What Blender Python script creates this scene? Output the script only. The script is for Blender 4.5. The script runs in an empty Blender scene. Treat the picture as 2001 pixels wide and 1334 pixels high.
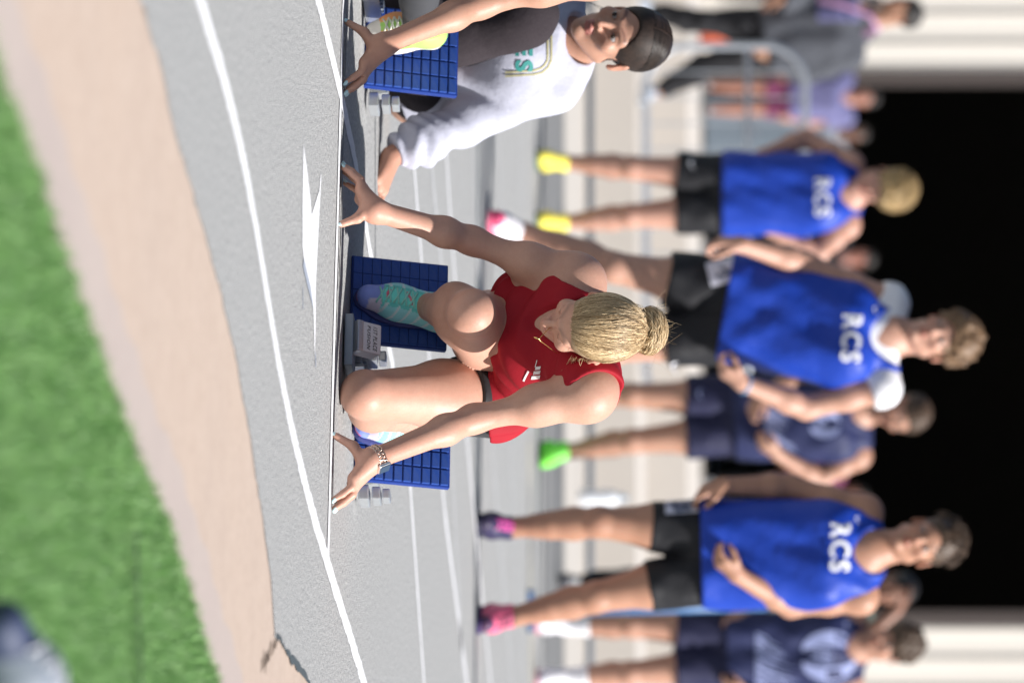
import bpy, bmesh, math, random
import numpy as np
import openvdb
from mathutils import Vector, Matrix
from mathutils.bvhtree import BVHTree

random.seed(7)
RNG = np.random.default_rng(7)
scene = bpy.context.scene
R = math.radians

# ------------------------------------------------------------------ camera
CAM_H, FPX, HORIZON = 0.87, 10000.0, 1420.0      # camera height (m), focal length and horizon in photo pixels
PITCH = math.atan((HORIZON - 1000.5) / FPX)
cam_data = bpy.data.cameras.new('camera')
cam = bpy.data.objects.new('camera', cam_data)
scene.collection.objects.link(cam)
scene.camera = cam
cam_data.sensor_fit = 'HORIZONTAL'
cam_data.sensor_width = 36.0
cam_data.lens = FPX / 2001.0 * 36.0
cam_data.clip_start, cam_data.clip_end = 0.1, 3000
cam_data.dof.use_dof = True
cam_data.dof.focus_distance = 11.45
cam_data.dof.aperture_fstop = 3.7
cp, sp = math.cos(PITCH), math.sin(PITCH)
AX_X = Vector((0, sp, cp))        # the camera is turned on its side: picture right is up
AX_Y = Vector((-1, 0, 0))         # picture up is the left of the place
AX_Z = Vector((0, -cp, sp))
cam.matrix_world = Matrix(((AX_X.x, AX_Y.x, AX_Z.x, 0), (AX_X.y, AX_Y.y, AX_Z.y, 0),
                           (AX_X.z, AX_Y.z, AX_Z.z, CAM_H), (0, 0, 0, 1)))

# ------------------------------------------------------------------ light
SUN = Vector((0.70, -0.27, 0.655)).normalized()
world = bpy.data.worlds.new('World')
scene.world = world
world.use_nodes = True
nt = world.node_tree
sky = nt.nodes.new('ShaderNodeTexSky')
sky.sky_type = 'NISHITA'
sky.sun_disc = False
sky.sun_elevation = math.asin(SUN.z)
sky.sun_rotation = math.atan2(SUN.x, SUN.y)
bg = nt.nodes['Background']
bg.inputs['Strength'].default_value = 0.05
nt.links.new(sky.outputs[0], bg.inputs['Color'])
sun_data = bpy.data.lights.new('sun', 'SUN')
sun_data.energy = 5.0
sun_data.angle = R(0.53)
sun_data.color = (1.0, 0.972, 0.935)
sun = bpy.data.objects.new('sun', sun_data)
scene.collection.objects.link(sun)
sun.rotation_euler = SUN.to_track_quat('Z', 'Y').to_euler()
sun.location = (10, -5, 20)
scene.view_settings.view_transform = 'Standard'
scene.view_settings.look = 'None'
scene.view_settings.exposure = 0.68
scene.view_settings.gamma = 1
scene.view_settings.use_curve_mapping = False
scene.cycles.use_denoising = True

# ------------------------------------------------------------------ places read from the photograph
def P(u, h, d):
    """point seen at column u and height h of the upright photograph, d metres away"""
    a, b = (u - 667.0) / FPX, (h - 1000.5) / FPX
    dx, dy, dz = a, cp + b * sp, -sp + b * cp
    t = d / dy
    return np.array((dx * t, d, CAM_H + dz * t))
def G(u, h, z=0.0):
    a, b = (u - 667.0) / FPX, (h - 1000.5) / FPX
    dx, dy, dz = a, cp + b * sp, -sp + b * cp
    t = (z - CAM_H) / dz
    return np.array((dx * t, dy * t, z))
_a, _b = G(0, 670), G(1080, 640)
ACROSS = (_b - _a) / np.linalg.norm(_b - _a)          # along the start line, to the right
LANE = np.array((-ACROSS[1], ACROSS[0], 0.0))         # along the lanes, away from the camera
START = _a
def T(c, l, z=0.0):
    """track coordinates: metres along the start line, metres behind it, height"""
    return START + ACROSS * c + LANE * l + np.array((0, 0, z))
def line_at(u):
    """point of the start line seen in column u"""
    k = (u - 667.0) / FPX
    t = (k * START[1] * 1.0 - START[0]) / (ACROSS[0] - k * ACROSS[1])
    return START + ACROSS * t
nrm = lambda v: np.asarray(v, float) / (np.linalg.norm(v) + 1e-12)
ZUP = np.array((0, 0, 1.0))

# ------------------------------------------------------------------ objects
COL = scene.collection
def tag(o, label=None, cat=None, group=None, kind=None):
    if label: o['label'] = label
    if cat: o['category'] = cat
    if group: o['group'] = group
    if kind: o['kind'] = kind
    return o
def thing(name, loc, label, cat, group=None):
    o = bpy.data.objects.new(name, None)
    o.location = Vector(loc)
    o.empty_display_size = 0.1
    COL.objects.link(o)
    bpy.context.view_layer.update()
    return tag(o, label, cat, group)
def link(name, me, parent=None, label=None):
    o = bpy.data.objects.new(name, me)
    COL.objects.link(o)
    if parent is not None:
        o.parent = parent
        o.matrix_parent_inverse = Matrix.Translation(-world_loc(parent))
    if label: o['label'] = label
    return o
def world_loc(o):
    v = Vector((0, 0, 0))
    # every parent here is only moved, never turned
    base = o
    if base.parent is None:
        return base.location.copy()
    return base.location + base.matrix_parent_inverse.translation + world_loc(base.parent)
def mesh(name, verts, faces, mat, parent=None, smooth=False, col=None, label=None):
    me = bpy.data.meshes.new(name)
    if isinstance(verts, np.ndarray) and isinstance(faces, np.ndarray):
        nv, (nf, k) = len(verts), faces.shape
        me.vertices.add(nv)
        me.vertices.foreach_set('co', np.ascontiguousarray(verts, np.float32).ravel())
        me.loops.add(nf * k)
        me.loops.foreach_set('vertex_index', np.ascontiguousarray(faces, np.int32).ravel())
        me.polygons.add(nf)
        me.polygons.foreach_set('loop_start', np.arange(0, nf * k, k, dtype=np.int32))
        me.update(calc_edges=True)
        me.validate()
    else:
        me.from_pydata([tuple(map(float, v)) for v in verts], [], faces)
        me.update()
    if smooth:
        me.polygons.foreach_set('use_smooth', np.ones(len(me.polygons), bool))
    if col is not None:
        at = me.color_attributes.new('Col', 'FLOAT_COLOR', 'POINT')
        c4 = np.ones((len(verts), 4), np.float32)
        c4[:, :3] = col
        at.data.foreach_set('color', c4.ravel())
    if mat is not None:
        me.materials.append(mat)
    return link(name, me, parent, label)

class MB:
    """collects simple solids into one mesh"""
    def __init__(s): s.v, s.f = [], []
    def add(s, v, f):
        n = len(s.v)
        s.v += [np.asarray(q, float) for q in v]
        s.f += [tuple(i + n for i in q) for q in f]
        return s
    def box(s, c, h, ax=None, bev=0.0):
        ax = np.eye(3) if ax is None else np.asarray(ax, float)
        if bev <= 0:
            v = [np.asarray(c) + sx * h[0] * ax[0] + sy * h[1] * ax[1] + sz * h[2] * ax[2]
                 for sx in (-1, 1) for sy in (-1, 1) for sz in (-1, 1)]
            f = [(0, 1, 3, 2), (4, 6, 7, 5), (0, 4, 5, 1), (2, 3, 7, 6), (0, 2, 6, 4), (1, 5, 7, 3)]
            return s.add(v, f)
        b = bmesh.new()
        bmesh.ops.create_cube(b, size=2)
        for q in b.verts: q.co = Vector((q.co.x * h[0], q.co.y * h[1], q.co.z * h[2]))
        bmesh.ops.bevel(b, geom=b.edges[:], offset=bev, segments=2, affect='EDGES', profile=0.6)
        b.verts.index_update()
        v = [np.asarray(c) + q.co.x * ax[0] + q.co.y * ax[1] + q.co.z * ax[2] for q in b.verts]
        f = [tuple(q.index for q in p.verts) for p in b.faces]
        b.free()
        return s.add(v, f)
    def tube(s, pts, r, n=8, closed=False, cap=True, flat=None):
        pts = [np.asarray(p, float) for p in pts]
        m = len(pts)
        rr = r if hasattr(r, '__len__') else [r] * m
        ref = np.array((0.13, 0.31, 0.94))
        v, prev = [], None
        for i in range(m):
            a = pts[(i + 1) % m] if (closed or i < m - 1) else pts[i]
            b = pts[i - 1] if (closed or i > 0) else pts[i]
            t = nrm(a - b)
            x = np.cross(t, ref) if prev is None else prev - t * np.dot(prev, t)
            if np.linalg.norm(x) < 1e-6: x = np.cross(t, np.array((1, 0, 0.2)))
            x = nrm(x); y = np.cross(t, x); prev = x
            for k in range(n):
                an = 2 * math.pi * k / n
                v.append(pts[i] + rr[i] * (x * math.cos(an) + y * math.sin(an) * (flat or 1)))
        f = []
        for i in range(m if closed else m - 1):
            j = (i + 1) % m
            for k in range(n):
                k2 = (k + 1) % n
                f.append((i * n + k, i * n + k2, j * n + k2, j * n + k))
        if cap and not closed:
            f.append(tuple(range(n))[::-1])
            f.append(tuple((m - 1) * n + k for k in range(n)))
        return s.add(v, f)
    def build(s, name, mat, parent=None, smooth=False, label=None):
        return mesh(name, s.v, s.f, mat, parent, smooth, None, label)
    def hair(s, name, mat, parent, per, cols, rng):
        """strands of per vertices each, every strand with a shade of its own"""
        n = len(s.v) // per
        a = rng.random(n)[:, None] ** 1.2
        c = np.asarray(cols[0]) * (1 - a) + np.asarray(cols[1]) * a
        o = mesh(name, s.v, s.f, mat, parent, True, np.repeat(c, per, 0))
        o['kind'] = 'stuff'
        return o

# ------------------------------------------------------------------ materials
MATS = {}
def mat(name, color=(0.5, 0.5, 0.5), rough=0.6, metal=0.0, noise=None, bump=None, vcol=False, sss=0.0, spec=0.5, sheen=0.0, coord='Object', extra=None):
    """principled material; noise=(scale, amount, colour2), bump=(scale, strength, distance)"""
    if name in MATS: return MATS[name]
    m = bpy.data.materials.new(name)
    m.use_nodes = True
    t = m.node_tree
    b = t.nodes['Principled BSDF']
    b.inputs['Roughness'].default_value = rough
    b.inputs['Metallic'].default_value = metal
    b.inputs['Specular IOR Level'].default_value = spec
    if sheen: b.inputs['Sheen Weight'].default_value = sheen
    if sss:
        b.inputs['Subsurface Weight'].default_value = sss
        b.inputs['Subsurface Radius'].default_value = (1.0, 0.35, 0.18)
        b.inputs['Subsurface Scale'].default_value = 0.012
    tc = t.nodes.new('ShaderNodeTexCoord')
    src = None
    if vcol:
        a = t.nodes.new('ShaderNodeVertexColor'); a.layer_name = 'Col'
        src = a.outputs['Color']
    else:
        c = t.nodes.new('ShaderNodeRGB'); c.outputs[0].default_value = (*color, 1)
        src = c.outputs[0]
    for sc_, amt, c2 in (noise or []):
        n = t.nodes.new('ShaderNodeTexNoise'); n.inputs['Scale'].default_value = sc_
        n.inputs['Detail'].default_value = 5
        t.links.new(tc.outputs[coord], n.inputs['Vector'])
        rmp = t.nodes.new('ShaderNodeMapRange')
        rmp.inputs['From Min'].default_value = 0.35; rmp.inputs['From Max'].default_value = 0.68
        rmp.inputs['To Min'].default_value = 0; rmp.inputs['To Max'].default_value = amt
        t.links.new(n.outputs['Fac'], rmp.inputs['Value'])
        mx = t.nodes.new('ShaderNodeMix'); mx.data_type = 'RGBA'
        t.links.new(rmp.outputs[0], mx.inputs[0])
        t.links.new(src, mx.inputs[6])
        mx.inputs[7].default_value = (*c2, 1)
        src = mx.outputs[2]
    t.links.new(src, b.inputs['Base Color'])
    prev = None
    for sc_, st, di in (bump or []):
        n = t.nodes.new('ShaderNodeTexNoise'); n.inputs['Scale'].default_value = sc_
        n.inputs['Detail'].default_value = 4
        t.links.new(tc.outputs[coord], n.inputs['Vector'])
        bp = t.nodes.new('ShaderNodeBump'); bp.inputs['Strength'].default_value = st; bp.inputs['Distance'].default_value = di
        t.links.new(n.outputs['Fac'], bp.inputs['Height'])
        if prev is not None: t.links.new(prev, bp.inputs['Normal'])
        prev = bp.outputs[0]
    if prev is not None: t.links.new(prev, b.inputs['Normal'])
    MATS[name] = m
    return m

# ------------------------------------------------------------------ signed-distance modelling of bodies and clothes
class Ctx:
    __slots__ = ('p', 'c', 'r')
    def __init__(s, p, c, r): s.p, s.c, s.r = p, c, r
FAR = np.float32(1.0)
def _cull(ctx, c, rad, fn):
    if ctx.r is None: return fn(ctx.p)
    m = np.linalg.norm(ctx.c - c, axis=1) < rad + ctx.r + 0.07
    out = np.full(ctx.p.shape[:2], FAR, np.float32)
    if m.any(): out[m] = fn(ctx.p[m])
    return out
def rc(a, b, ra, rb):
    a = np.asarray(a, np.float32); b = np.asarray(b, np.float32); ab = b - a
    L2 = max(float(ab @ ab), 1e-9)
    def fn(p):
        pa = p - a
        t = np.clip(pa @ ab / L2, 0, 1)
        q = pa - t[..., None] * ab
        return (np.sqrt(np.einsum('...i,...i', q, q)) - (ra + (rb - ra) * t)).astype(np.float32)
    c, rad = (a + b) / 2, math.sqrt(L2) / 2 + max(ra, rb)
    return lambda ctx: _cull(ctx, c, rad, fn)
def sph(c, r): return rc(c, c, r, r)
def ell(c, r, ax=None):
    c = np.asarray(c, np.float32); r = np.asarray(r, np.float32)
    A = None if ax is None else np.asarray(ax, np.float32).T
    def fn(p):
        q = p - c
        if A is not None: q = q @ A
        k0 = np.linalg.norm(q / r, axis=-1); k1 = np.linalg.norm(q / (r * r), axis=-1) + 1e-6
        return (k0 * (k0 - 1) / k1).astype(np.float32)
    rad = float(r.max())
    return lambda ctx: _cull(ctx, c, rad, fn)
def rbox(c, h, rd, ax):
    c = np.asarray(c, np.float32); h = np.asarray(h, np.float32) - rd
    A = np.asarray(ax, np.float32).T
    def fn(p):
        q = np.abs((p - c) @ A) - h
        return (np.linalg.norm(np.maximum(q, 0), axis=-1) + np.minimum(q.max(-1), 0) - rd).astype(np.float32)
    rad = float(np.linalg.norm(h)) + rd
    return lambda ctx: _cull(ctx, c, rad, fn)
def half(c, n):
    """the half space behind the plane through c with outward normal n"""
    c = np.asarray(c, np.float32); n = np.asarray(nrm(n), np.float32)
    return lambda ctx: ((ctx.p - c) @ n).astype(np.float32)
def _smin(a, b, k):
    h = np.maximum(k - np.abs(a - b), 0) / k
    return np.minimum(a, b) - h * h * k * 0.25
def U(k, *fs):
    def f(ctx):
        o = fs[0](ctx)
        for g in fs[1:]: o = _smin(o, g(ctx), k)
        return o
    return f
def MIN(*fs):
    def f(ctx):
        o = fs[0](ctx)
        for g in fs[1:]: o = np.minimum(o, g(ctx))
        return o
    return f
def MAX(k, *fs):
    def f(ctx):
        o = -fs[0](ctx)
        for g in fs[1:]: o = _smin(o, -g(ctx), k)
        return -o
    return f
def SUB(a, b, k=0.004): return lambda ctx: -_smin(-a(ctx), b(ctx), k)
def OFF(f, r): return lambda ctx: f(ctx) - r
def SHELL(f, t): return lambda ctx: (lambda d: np.maximum(d, -d - t))(f(ctx))
_K = RNG.normal(size=(10, 3)); _K /= np.linalg.norm(_K, axis=1, keepdims=True); _PH = RNG.uniform(0, 6.28, 10)
def NOISE(f, amp, wl, n=6, warp=None, seed=0):
    K = (_K[:n] * (2 * math.pi / wl) * np.linspace(0.7, 1.5, n)[:, None]).astype(np.float32)
    PH = _PH[:n] + seed
    def g(ctx):
        d = f(ctx)
        near = np.abs(d).min(1) < 0.08
        if not near.any(): return d
        p = ctx.p[near]
        if warp is not None: p = p * np.asarray(warp, np.float32)
        s = np.zeros(p.shape[:2], np.float32)
        for k, ph in zip(K, PH): s += np.sin(p @ k + ph)
        d = d.copy(); d[near] += amp * s / math.sqrt(n)
        return d
    return g
def WAVE(f, amp, fn):
    """adds amp*fn(points) to the surface, for folds of cloth"""
    def g(ctx): return f(ctx) + amp * fn(ctx.p).astype(np.float32)
    return g
def XF(f, c, ax, s=1.0):
    c = np.asarray(c, np.float32); A = np.asarray(ax, np.float32).T
    return lambda ctx: f(Ctx((ctx.p - c) @ A / s, None if ctx.c is None else (ctx.c - c) @ A / s, None if ctx.r is None else ctx.r / s)) * s
def remesh(f, pts, margin, vox):
    pts = np.asarray(pts)
    B = 8
    lo = pts.min(0) - margin; hi = pts.max(0) + margin
    nb = np.ceil((hi - lo) / (vox * B)).astype(int)
    ii = np.stack(np.meshgrid(*[np.arange(n) for n in nb], indexing='ij'), -1).reshape(-1, 3)
    cen = (lo + (ii + 0.5) * B * vox - 0.5 * vox).astype(np.float32)
    hd = B * vox * math.sqrt(3) / 2
    d = np.concatenate([f(Ctx(cen[i:i + 20000, None, :], None, None))[:, 0] for i in range(0, len(cen), 20000)])
    keep = np.abs(d) < hd * 1.35 + 0.01
    dense = np.where(d > 0, 1.0, -1.0).astype(np.float32)
    dense = np.repeat(np.repeat(np.repeat(dense.reshape(nb), B, 0), B, 1), B, 2) * np.float32(vox * 3)
    off = np.stack(np.meshgrid(*[np.arange(B)] * 3, indexing='ij'), -1).reshape(-1, 3)
    ki, kc = ii[keep], cen[keep]
    for i in range(0, len(ki), 800):
        b = ki[i:i + 800]
        vox_i = b[:, None, :] * B + off[None]
        p = (lo + vox_i * vox).astype(np.float32)
        v = f(Ctx(p, kc[i:i + 800], np.float32(hd)))
        dense[vox_i[..., 0], vox_i[..., 1], vox_i[..., 2]] = np.clip(v, -vox * 3, vox * 3)
    g = openvdb.FloatGrid(vox * 3)
    g.copyFromArray(dense)
    v, q = g.convertToQuads(0.0)
    return np.asarray(v) * vox + lo, np.asarray(q)[:, ::-1].astype(np.int64)
def sdf_mesh(name, f, pts, margin, vox, m, parent, colfn=None, label=None, smooth_iter=1):
    v, q = remesh(f, pts, margin, vox)
    if len(v) == 0:
        print('EMPTY', name); v = np.zeros((4, 3)); q = np.array([[0, 1, 2, 3]])
    for _ in range(smooth_iter):
        e = np.concatenate([q[:, [0, 1]], q[:, [1, 2]], q[:, [2, 3]], q[:, [3, 0]]])
        acc = np.zeros_like(v); cnt = np.zeros(len(v))
        for k in range(3): acc[:, k] = np.bincount(e[:, 0], v[e[:, 1], k], len(v)) + np.bincount(e[:, 1], v[e[:, 0], k], len(v))
        cnt = np.bincount(e[:, 0], minlength=len(v)) + np.bincount(e[:, 1], minlength=len(v))
        v = v * 0.5 + 0.5 * acc / np.maximum(cnt, 1)[:, None]
    col = None if colfn is None else colfn(v)
    return mesh(name, v, q, m, parent, True, col, label)
def bvh(o):
    me = o.data
    return BVHTree.FromPolygons([v.co for v in me.vertices], [p.vertices[:] for p in me.polygons])
def decal(name, v2, faces, o, right, up, into, tree, m, parent, off=0.0025, back=0.25, label=None):
    """a flat print laid on a surface: 2D points carried along 'into' on to the mesh"""
    right, up, into = nrm(right), nrm(up), nrm(into)
    out, last = [], None
    for x, y in v2:
        s = np.asarray(o) + right * x + up * y - into * back
        hit = tree.ray_cast(Vector(s), Vector(into), back * 3)
        q = np.array(hit[0]) if hit[0] is not None else s + into * (last if last is not None else back)
        if hit[0] is not None: last = float(np.dot(q - s, into))
        out.append(q - into * off)
    return mesh(name, out, faces, m, parent, False, None, label)
def text2d(txt, size, bold=0.0, shear=0.0, align='CENTER'):
    cu = bpy.data.curves.new('lettering', 'FONT')
    cu.body, cu.size, cu.align_x, cu.align_y, cu.shear = txt, size, align, 'CENTER', shear
    cu.offset = bold
    cu.space_character = 1.2
    cu.resolution_u = 3
    ob = bpy.data.objects.new('lettering', cu)
    COL.objects.link(ob)
    bpy.context.view_layer.update()
    me = bpy.data.meshes.new_from_object(ob.evaluated_get(bpy.context.evaluated_depsgraph_get()))
    v = [(q.co.x, q.co.y) for q in me.vertices]
    f = [tuple(p.vertices) for p in me.polygons]
    bpy.data.objects.remove(ob); bpy.data.curves.remove(cu); bpy.data.meshes.remove(me)
    return v, f
def grid2d(w, h, n=8, m=8, fn=None):
    v = []
    for j in range(m + 1):
        for i in range(n + 1):
            x, y = (i / n - 0.5) * w, (j / m - 0.5) * h
            v.append(fn(x, y) if fn else (x, y))
    f = [(j * (n + 1) + i, j * (n + 1) + i + 1, (j + 1) * (n + 1) + i + 1, (j + 1) * (n + 1) + i) for j in range(m) for i in range(n)]
    return v, f
def ribbon2d(pts, w):
    """a tapering stroke through 2D points, w a list of half widths"""
    v = []
    for i, (x, y) in enumerate(pts):
        a = pts[min(i + 1, len(pts) - 1)]; b = pts[max(i - 1, 0)]
        t = np.array((a[0] - b[0], a[1] - b[1])); t /= np.linalg.norm(t) + 1e-9
        v += [(x - t[1] * w[i], y + t[0] * w[i]), (x + t[1] * w[i], y - t[0] * w[i])]
    return v, [(2 * i, 2 * i + 1, 2 * i + 3, 2 * i + 2) for i in range(len(pts) - 1)]
# ================================================================== the setting
def sheet(name, poly, z, m, parent=None, kind='structure', thick=0.0):
    v = [(p[0], p[1], z) for p in poly]
    o = mesh(name, v, [tuple(range(len(v)))], m, parent)
    if kind and parent is None: o['kind'] = kind
    return o
def edge_line(px, n=60, rough=0.006, seed=1, ext=(6.0, 60.0)):
    """ground line through points read from the photo, carried on past the frame, with a slightly uneven edge"""
    rr = np.random.default_rng(seed)
    pts = [G(u, h)[:2] for u, h in px]
    d0, d1 = nrm(pts[0] - pts[1]), nrm(pts[-1] - pts[-2])
    pts = [pts[0] + d0 * ext[0]] + pts + [pts[-1] + d1 * ext[1]]
    out = []
    for i in range(len(pts) - 1):
        a, b = pts[i], pts[i + 1]
        L = np.linalg.norm(b - a); k = max(2, min(140, int(L / 0.03)))
        t = nrm(b - a); nn = np.array((-t[1], t[0]))
        for j in range(k):
            q = a + (b - a) * j / k
            out.append(q + nn * rr.normal() * rough)
    out.append(pts[-1])
    return out

# ground far and wide (sandy yard under everything)
m_yard = mat('yard_ground', (0.30, 0.28, 0.25), 0.9, noise=[(0.6, 0.5, (0.24, 0.23, 0.21)), (40, 0.4, (0.36, 0.34, 0.30))], bump=[(60, 0.3, 0.01)])
g = sheet('ground', [(-800, -300, 0), (800, -300, 0), (800, 1500, 0), (-800, 1500, 0)], -0.03, m_yard)

# grey running track
m_track = mat('track_surface', (0.355, 0.354, 0.349), 0.85,
              noise=[(0.9, 0.6, (0.325, 0.325, 0.322)), (4, 0.4, (0.345, 0.345, 0.342)), (16, 0.35, (0.40, 0.399, 0.392)), (70, 0.5, (0.28, 0.28, 0.279)), (120, 0.95, (0.155, 0.157, 0.16)), (95, 0.8, (0.52, 0.517, 0.507))],
              bump=[(150, 0.65, 0.006), (300, 0.6, 0.004)])
edge = edge_line([(0, 275), (140, 318), (250, 340), (420, 390), (560, 428), (700, 462), (860, 490), (1000, 512), (1130, 530), (1232, 537)], rough=0.004, seed=3, ext=(7, 0.02))
e1 = edge[-1]
notch = [G(u, h)[:2] for u, h in [(1240, 541), (1262, 553), (1285, 570), (1310, 588), (1334, 607), (1420, 640), (1700, 700)]]
track_edge = edge + notch
far = [track_edge[-1] + LANE[:2] * 4, T(34, 12)[:2], T(34, 26)[:2], T(-40, 26)[:2]]
# the track runs back to a dark asphalt strip that starts about 23 m away
poly = track_edge + [np.array((40, 24.3)), np.array((-40, 24.3))]
sheet('running_track', poly, 0.0, m_track)
m_asph = mat('asphalt', (0.15, 0.152, 0.154), 0.9, noise=[(30, 0.5, (0.19, 0.19, 0.192)), (1.5, 0.6, (0.18, 0.18, 0.182))], bump=[(90, 0.4, 0.006)])
sheet('asphalt_path', [(-40, 24.25), (40, 24.25), (40, 27.2), (-40, 27.2)], 0.004, m_asph)
m_conc = mat('pale_concrete', (0.48, 0.445, 0.405), 0.85, noise=[(1.3, 0.5, (0.43, 0.40, 0.36)), (25, 0.3, (0.53, 0.49, 0.45))], bump=[(40, 0.2, 0.004)])
sheet('concrete_apron', [(-40, 27.15), (40, 27.15), (40, 31.1), (-40, 31.1)], 0.008, m_conc)

# sandy strip beside the track with a greyer kerb band along the turf
turf = edge_line([(-200, -118), (130, 0), (250, 50), (430, 110), (640, 182), (830, 250), (1020, 330), (1180, 382), (1334, 430), (1600, 505)], rough=0.006, seed=5, ext=(4, 8))
m_sand = mat('sandy_concrete', (0.455, 0.352, 0.282), 0.9, noise=[(1.6, 0.7, (0.40, 0.315, 0.262)), (9, 0.45, (0.50, 0.40, 0.33)), (60, 0.5, (0.35, 0.27, 0.22)), (25, 0.35, (0.51, 0.41, 0.345))], bump=[(120, 0.25, 0.003)])
sheet('sandy_strip', turf + track_edge[::-1][:0] + [np.array((6.0, 14.0)), np.array((5, 20.0)), track_edge[-1] + np.array((0.4, 1.0))] + [q + np.array((-0.2, 0.45)) for q in track_edge[::-1]], -0.0015, m_sand)
kin = []
for i in range(len(turf)):
    w_ = np.mean(turf[max(0, i - 6):i + 7], axis=0)
    kin.append(w_ + np.array((-0.36, 0.93)) * (0.20 + 0.012 * math.sin(i * 0.9) + 0.008 * math.sin(i * 0.37)))
m_kerb = mat('kerb_concrete', (0.415, 0.345, 0.315), 0.9, noise=[(3, 0.6, (0.46, 0.385, 0.345)), (60, 0.4, (0.35, 0.295, 0.27))], bump=[(140, 0.3, 0.003)])
v, f = [], []
for i, (a, b) in enumerate(zip(turf, kin)):
    v += [(a[0], a[1], -0.03), (a[0], a[1], 0.003), (b[0], b[1], 0.0), (b[0], b[1], -0.02)]
    if i:
        k = 4 * i
        f += [(k - 4, k, k + 1, k - 3), (k - 3, k + 1, k + 2, k - 2), (k - 2, k + 2, k + 3, k - 1)]
o = mesh('kerb', v, f, m_kerb); o['kind'] = 'structure'

# artificial turf: base sheet and blades
m_turfb = mat('turf_base', (0.06, 0.14, 0.04), 0.95, noise=[(6, 0.6, (0.08, 0.19, 0.055)), (30, 0.6, (0.09, 0.18, 0.06))], bump=[(200, 0.6, 0.01)])
tb = [q + np.array((0.36, -0.93)) * 0.002 for q in turf]
sheet('turf', tb + [np.array((8, 4)), np.array((6, -4.0)), np.array((-6, -4.0))], -0.006, m_turfb)
def turf_blades():
    n = 90000
    us = RNG.uniform(-30, 1400, n * 2); hs = RNG.uniform(-160, 470, n * 2)
    # even spread on the ground between 5 and 9 m in front of the camera
    x = RNG.uniform(-0.62, 1.05, n * 3); y = RNG.uniform(4.9, 8.9, n * 3)
    tx = np.array([q[0] for q in turf]); ty = np.array([q[1] for q in turf])
    o_ = np.argsort(tx); lim = np.interp(x, tx[o_], ty[o_])
    ok = (y < lim + 0.004) & (np.abs(x) < 0.085 * y + 0.06)
    x, y = x[ok][:n], y[ok][:n]
    n = len(x)
    a = RNG.uniform(0, 6.283, n); hgt = RNG.uniform(0.010, 0.022, n); w = RNG.uniform(0.0007, 0.0013, n)
    lx, ly = RNG.normal(0, 0.006, n), RNG.normal(0, 0.006, n)
    V = np.zeros((n, 3, 3), np.float32)
    V[:, 0] = np.stack([x - np.cos(a) * w, y - np.sin(a) * w, np.full(n, -0.006)], 1)
    V[:, 1] = np.stack([x + np.cos(a) * w, y + np.sin(a) * w, np.full(n, -0.006)], 1)
    V[:, 2] = np.stack([x + lx, y + ly, hgt - 0.006], 1)
    base = np.array([(0.15, 0.31, 0.085), (0.19, 0.36, 0.11), (0.24, 0.39, 0.155), (0.105, 0.25, 0.065)])
    c = base[RNG.integers(0, 4, n)] * RNG.uniform(0.85, 1.2, (n, 1))
    m = mat('turf_blade', rough=0.5, vcol=True)
    o = mesh('grass', V.reshape(-1, 3), np.arange(n * 3).reshape(-1, 3), m, None, False, np.repeat(c, 3, 0))
    tag(o, 'short green artificial turf blades in front of the sandy strip', 'grass', kind='stuff')
turf_blades()
# dark seam in the turf
m_seam = mat('turf_seam', (0.012, 0.03, 0.012), 0.95)
a, b = G(1040, 250), G(1420, 262)
t = nrm(b - a); n_ = np.array((-t[1], t[0], 0))
mb = MB()
k = 26
pts = [a + (b - a) * i / k + n_ * RNG.normal() * 0.004 for i in range(k + 1)]
mb.add([p + n_ * s * 0.011 + np.array((0, 0, 0.0125)) for p in pts for s in (-1, 1)], [(2 * i, 2 * i + 1, 2 * i + 3, 2 * i + 2) for i in range(k)])
o = mb.build('turf_seam', m_seam); o['kind'] = 'structure'

# painted lines on the track
m_white = mat('white_line_paint', (0.80, 0.80, 0.82), 0.75, noise=[(110, 0.75, (0.48, 0.485, 0.50)), (24, 0.35, (0.62, 0.62, 0.635)), (6, 0.3, (0.66, 0.66, 0.67))], bump=[(150, 0.6, 0.005)])
m_faint = mat('worn_line_paint', (0.50, 0.505, 0.51), 0.8, noise=[(18, 0.8, (0.34, 0.345, 0.35)), (350, 0.5, (0.42, 0.42, 0.43))], bump=[(260, 0.4, 0.003)])
m_yellow = mat('yellow_line_paint', (0.50, 0.44, 0.25), 0.8, noise=[(25, 0.6, (0.40, 0.37, 0.27))])
m_crack = mat('dark_joint', (0.012, 0.013, 0.016), 0.95)
m_teal = mat('dark_joint_filler', (0.05, 0.065, 0.075), 0.85, noise=[(30, 0.5, (0.08, 0.095, 0.10))])
TRACK = bpy.data.objects['running_track']
def stripe(name, a, b, w, m, z=0.004, rough=0.0015, seed=0, steps=None, bow=0.0):
    rr = np.random.default_rng(seed)
    a, b = np.asarray(a, float), np.asarray(b, float)
    L = np.linalg.norm(b - a); k = steps or max(2, min(220, int(L / 0.03)))
    t = nrm(b - a); n_ = np.array((-t[1], t[0], 0))
    v = []
    for i in range(k + 1):
        s = i / k
        q = a + (b - a) * s + n_ * bow * 4 * s * (1 - s)
        v += [q - n_ * (w / 2 + rr.normal() * rough), q + n_ * (w / 2 + rr.normal() * rough)]
    v = [(p[0], p[1], z) for p in v]
    return mesh(name, v, [(2 * i, 2 * i + 1, 2 * i + 3, 2 * i + 2) for i in range(k)], m, TRACK)
def c_of(u, h):   # track coordinates of a spot on the ground
    q = G(u, h) - START
    return float(q @ ACROSS), float(q @ LANE)
cA = c_of(650, 556)[0]; cB = c_of(490, 720)[0]
LW = cA - cB
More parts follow.
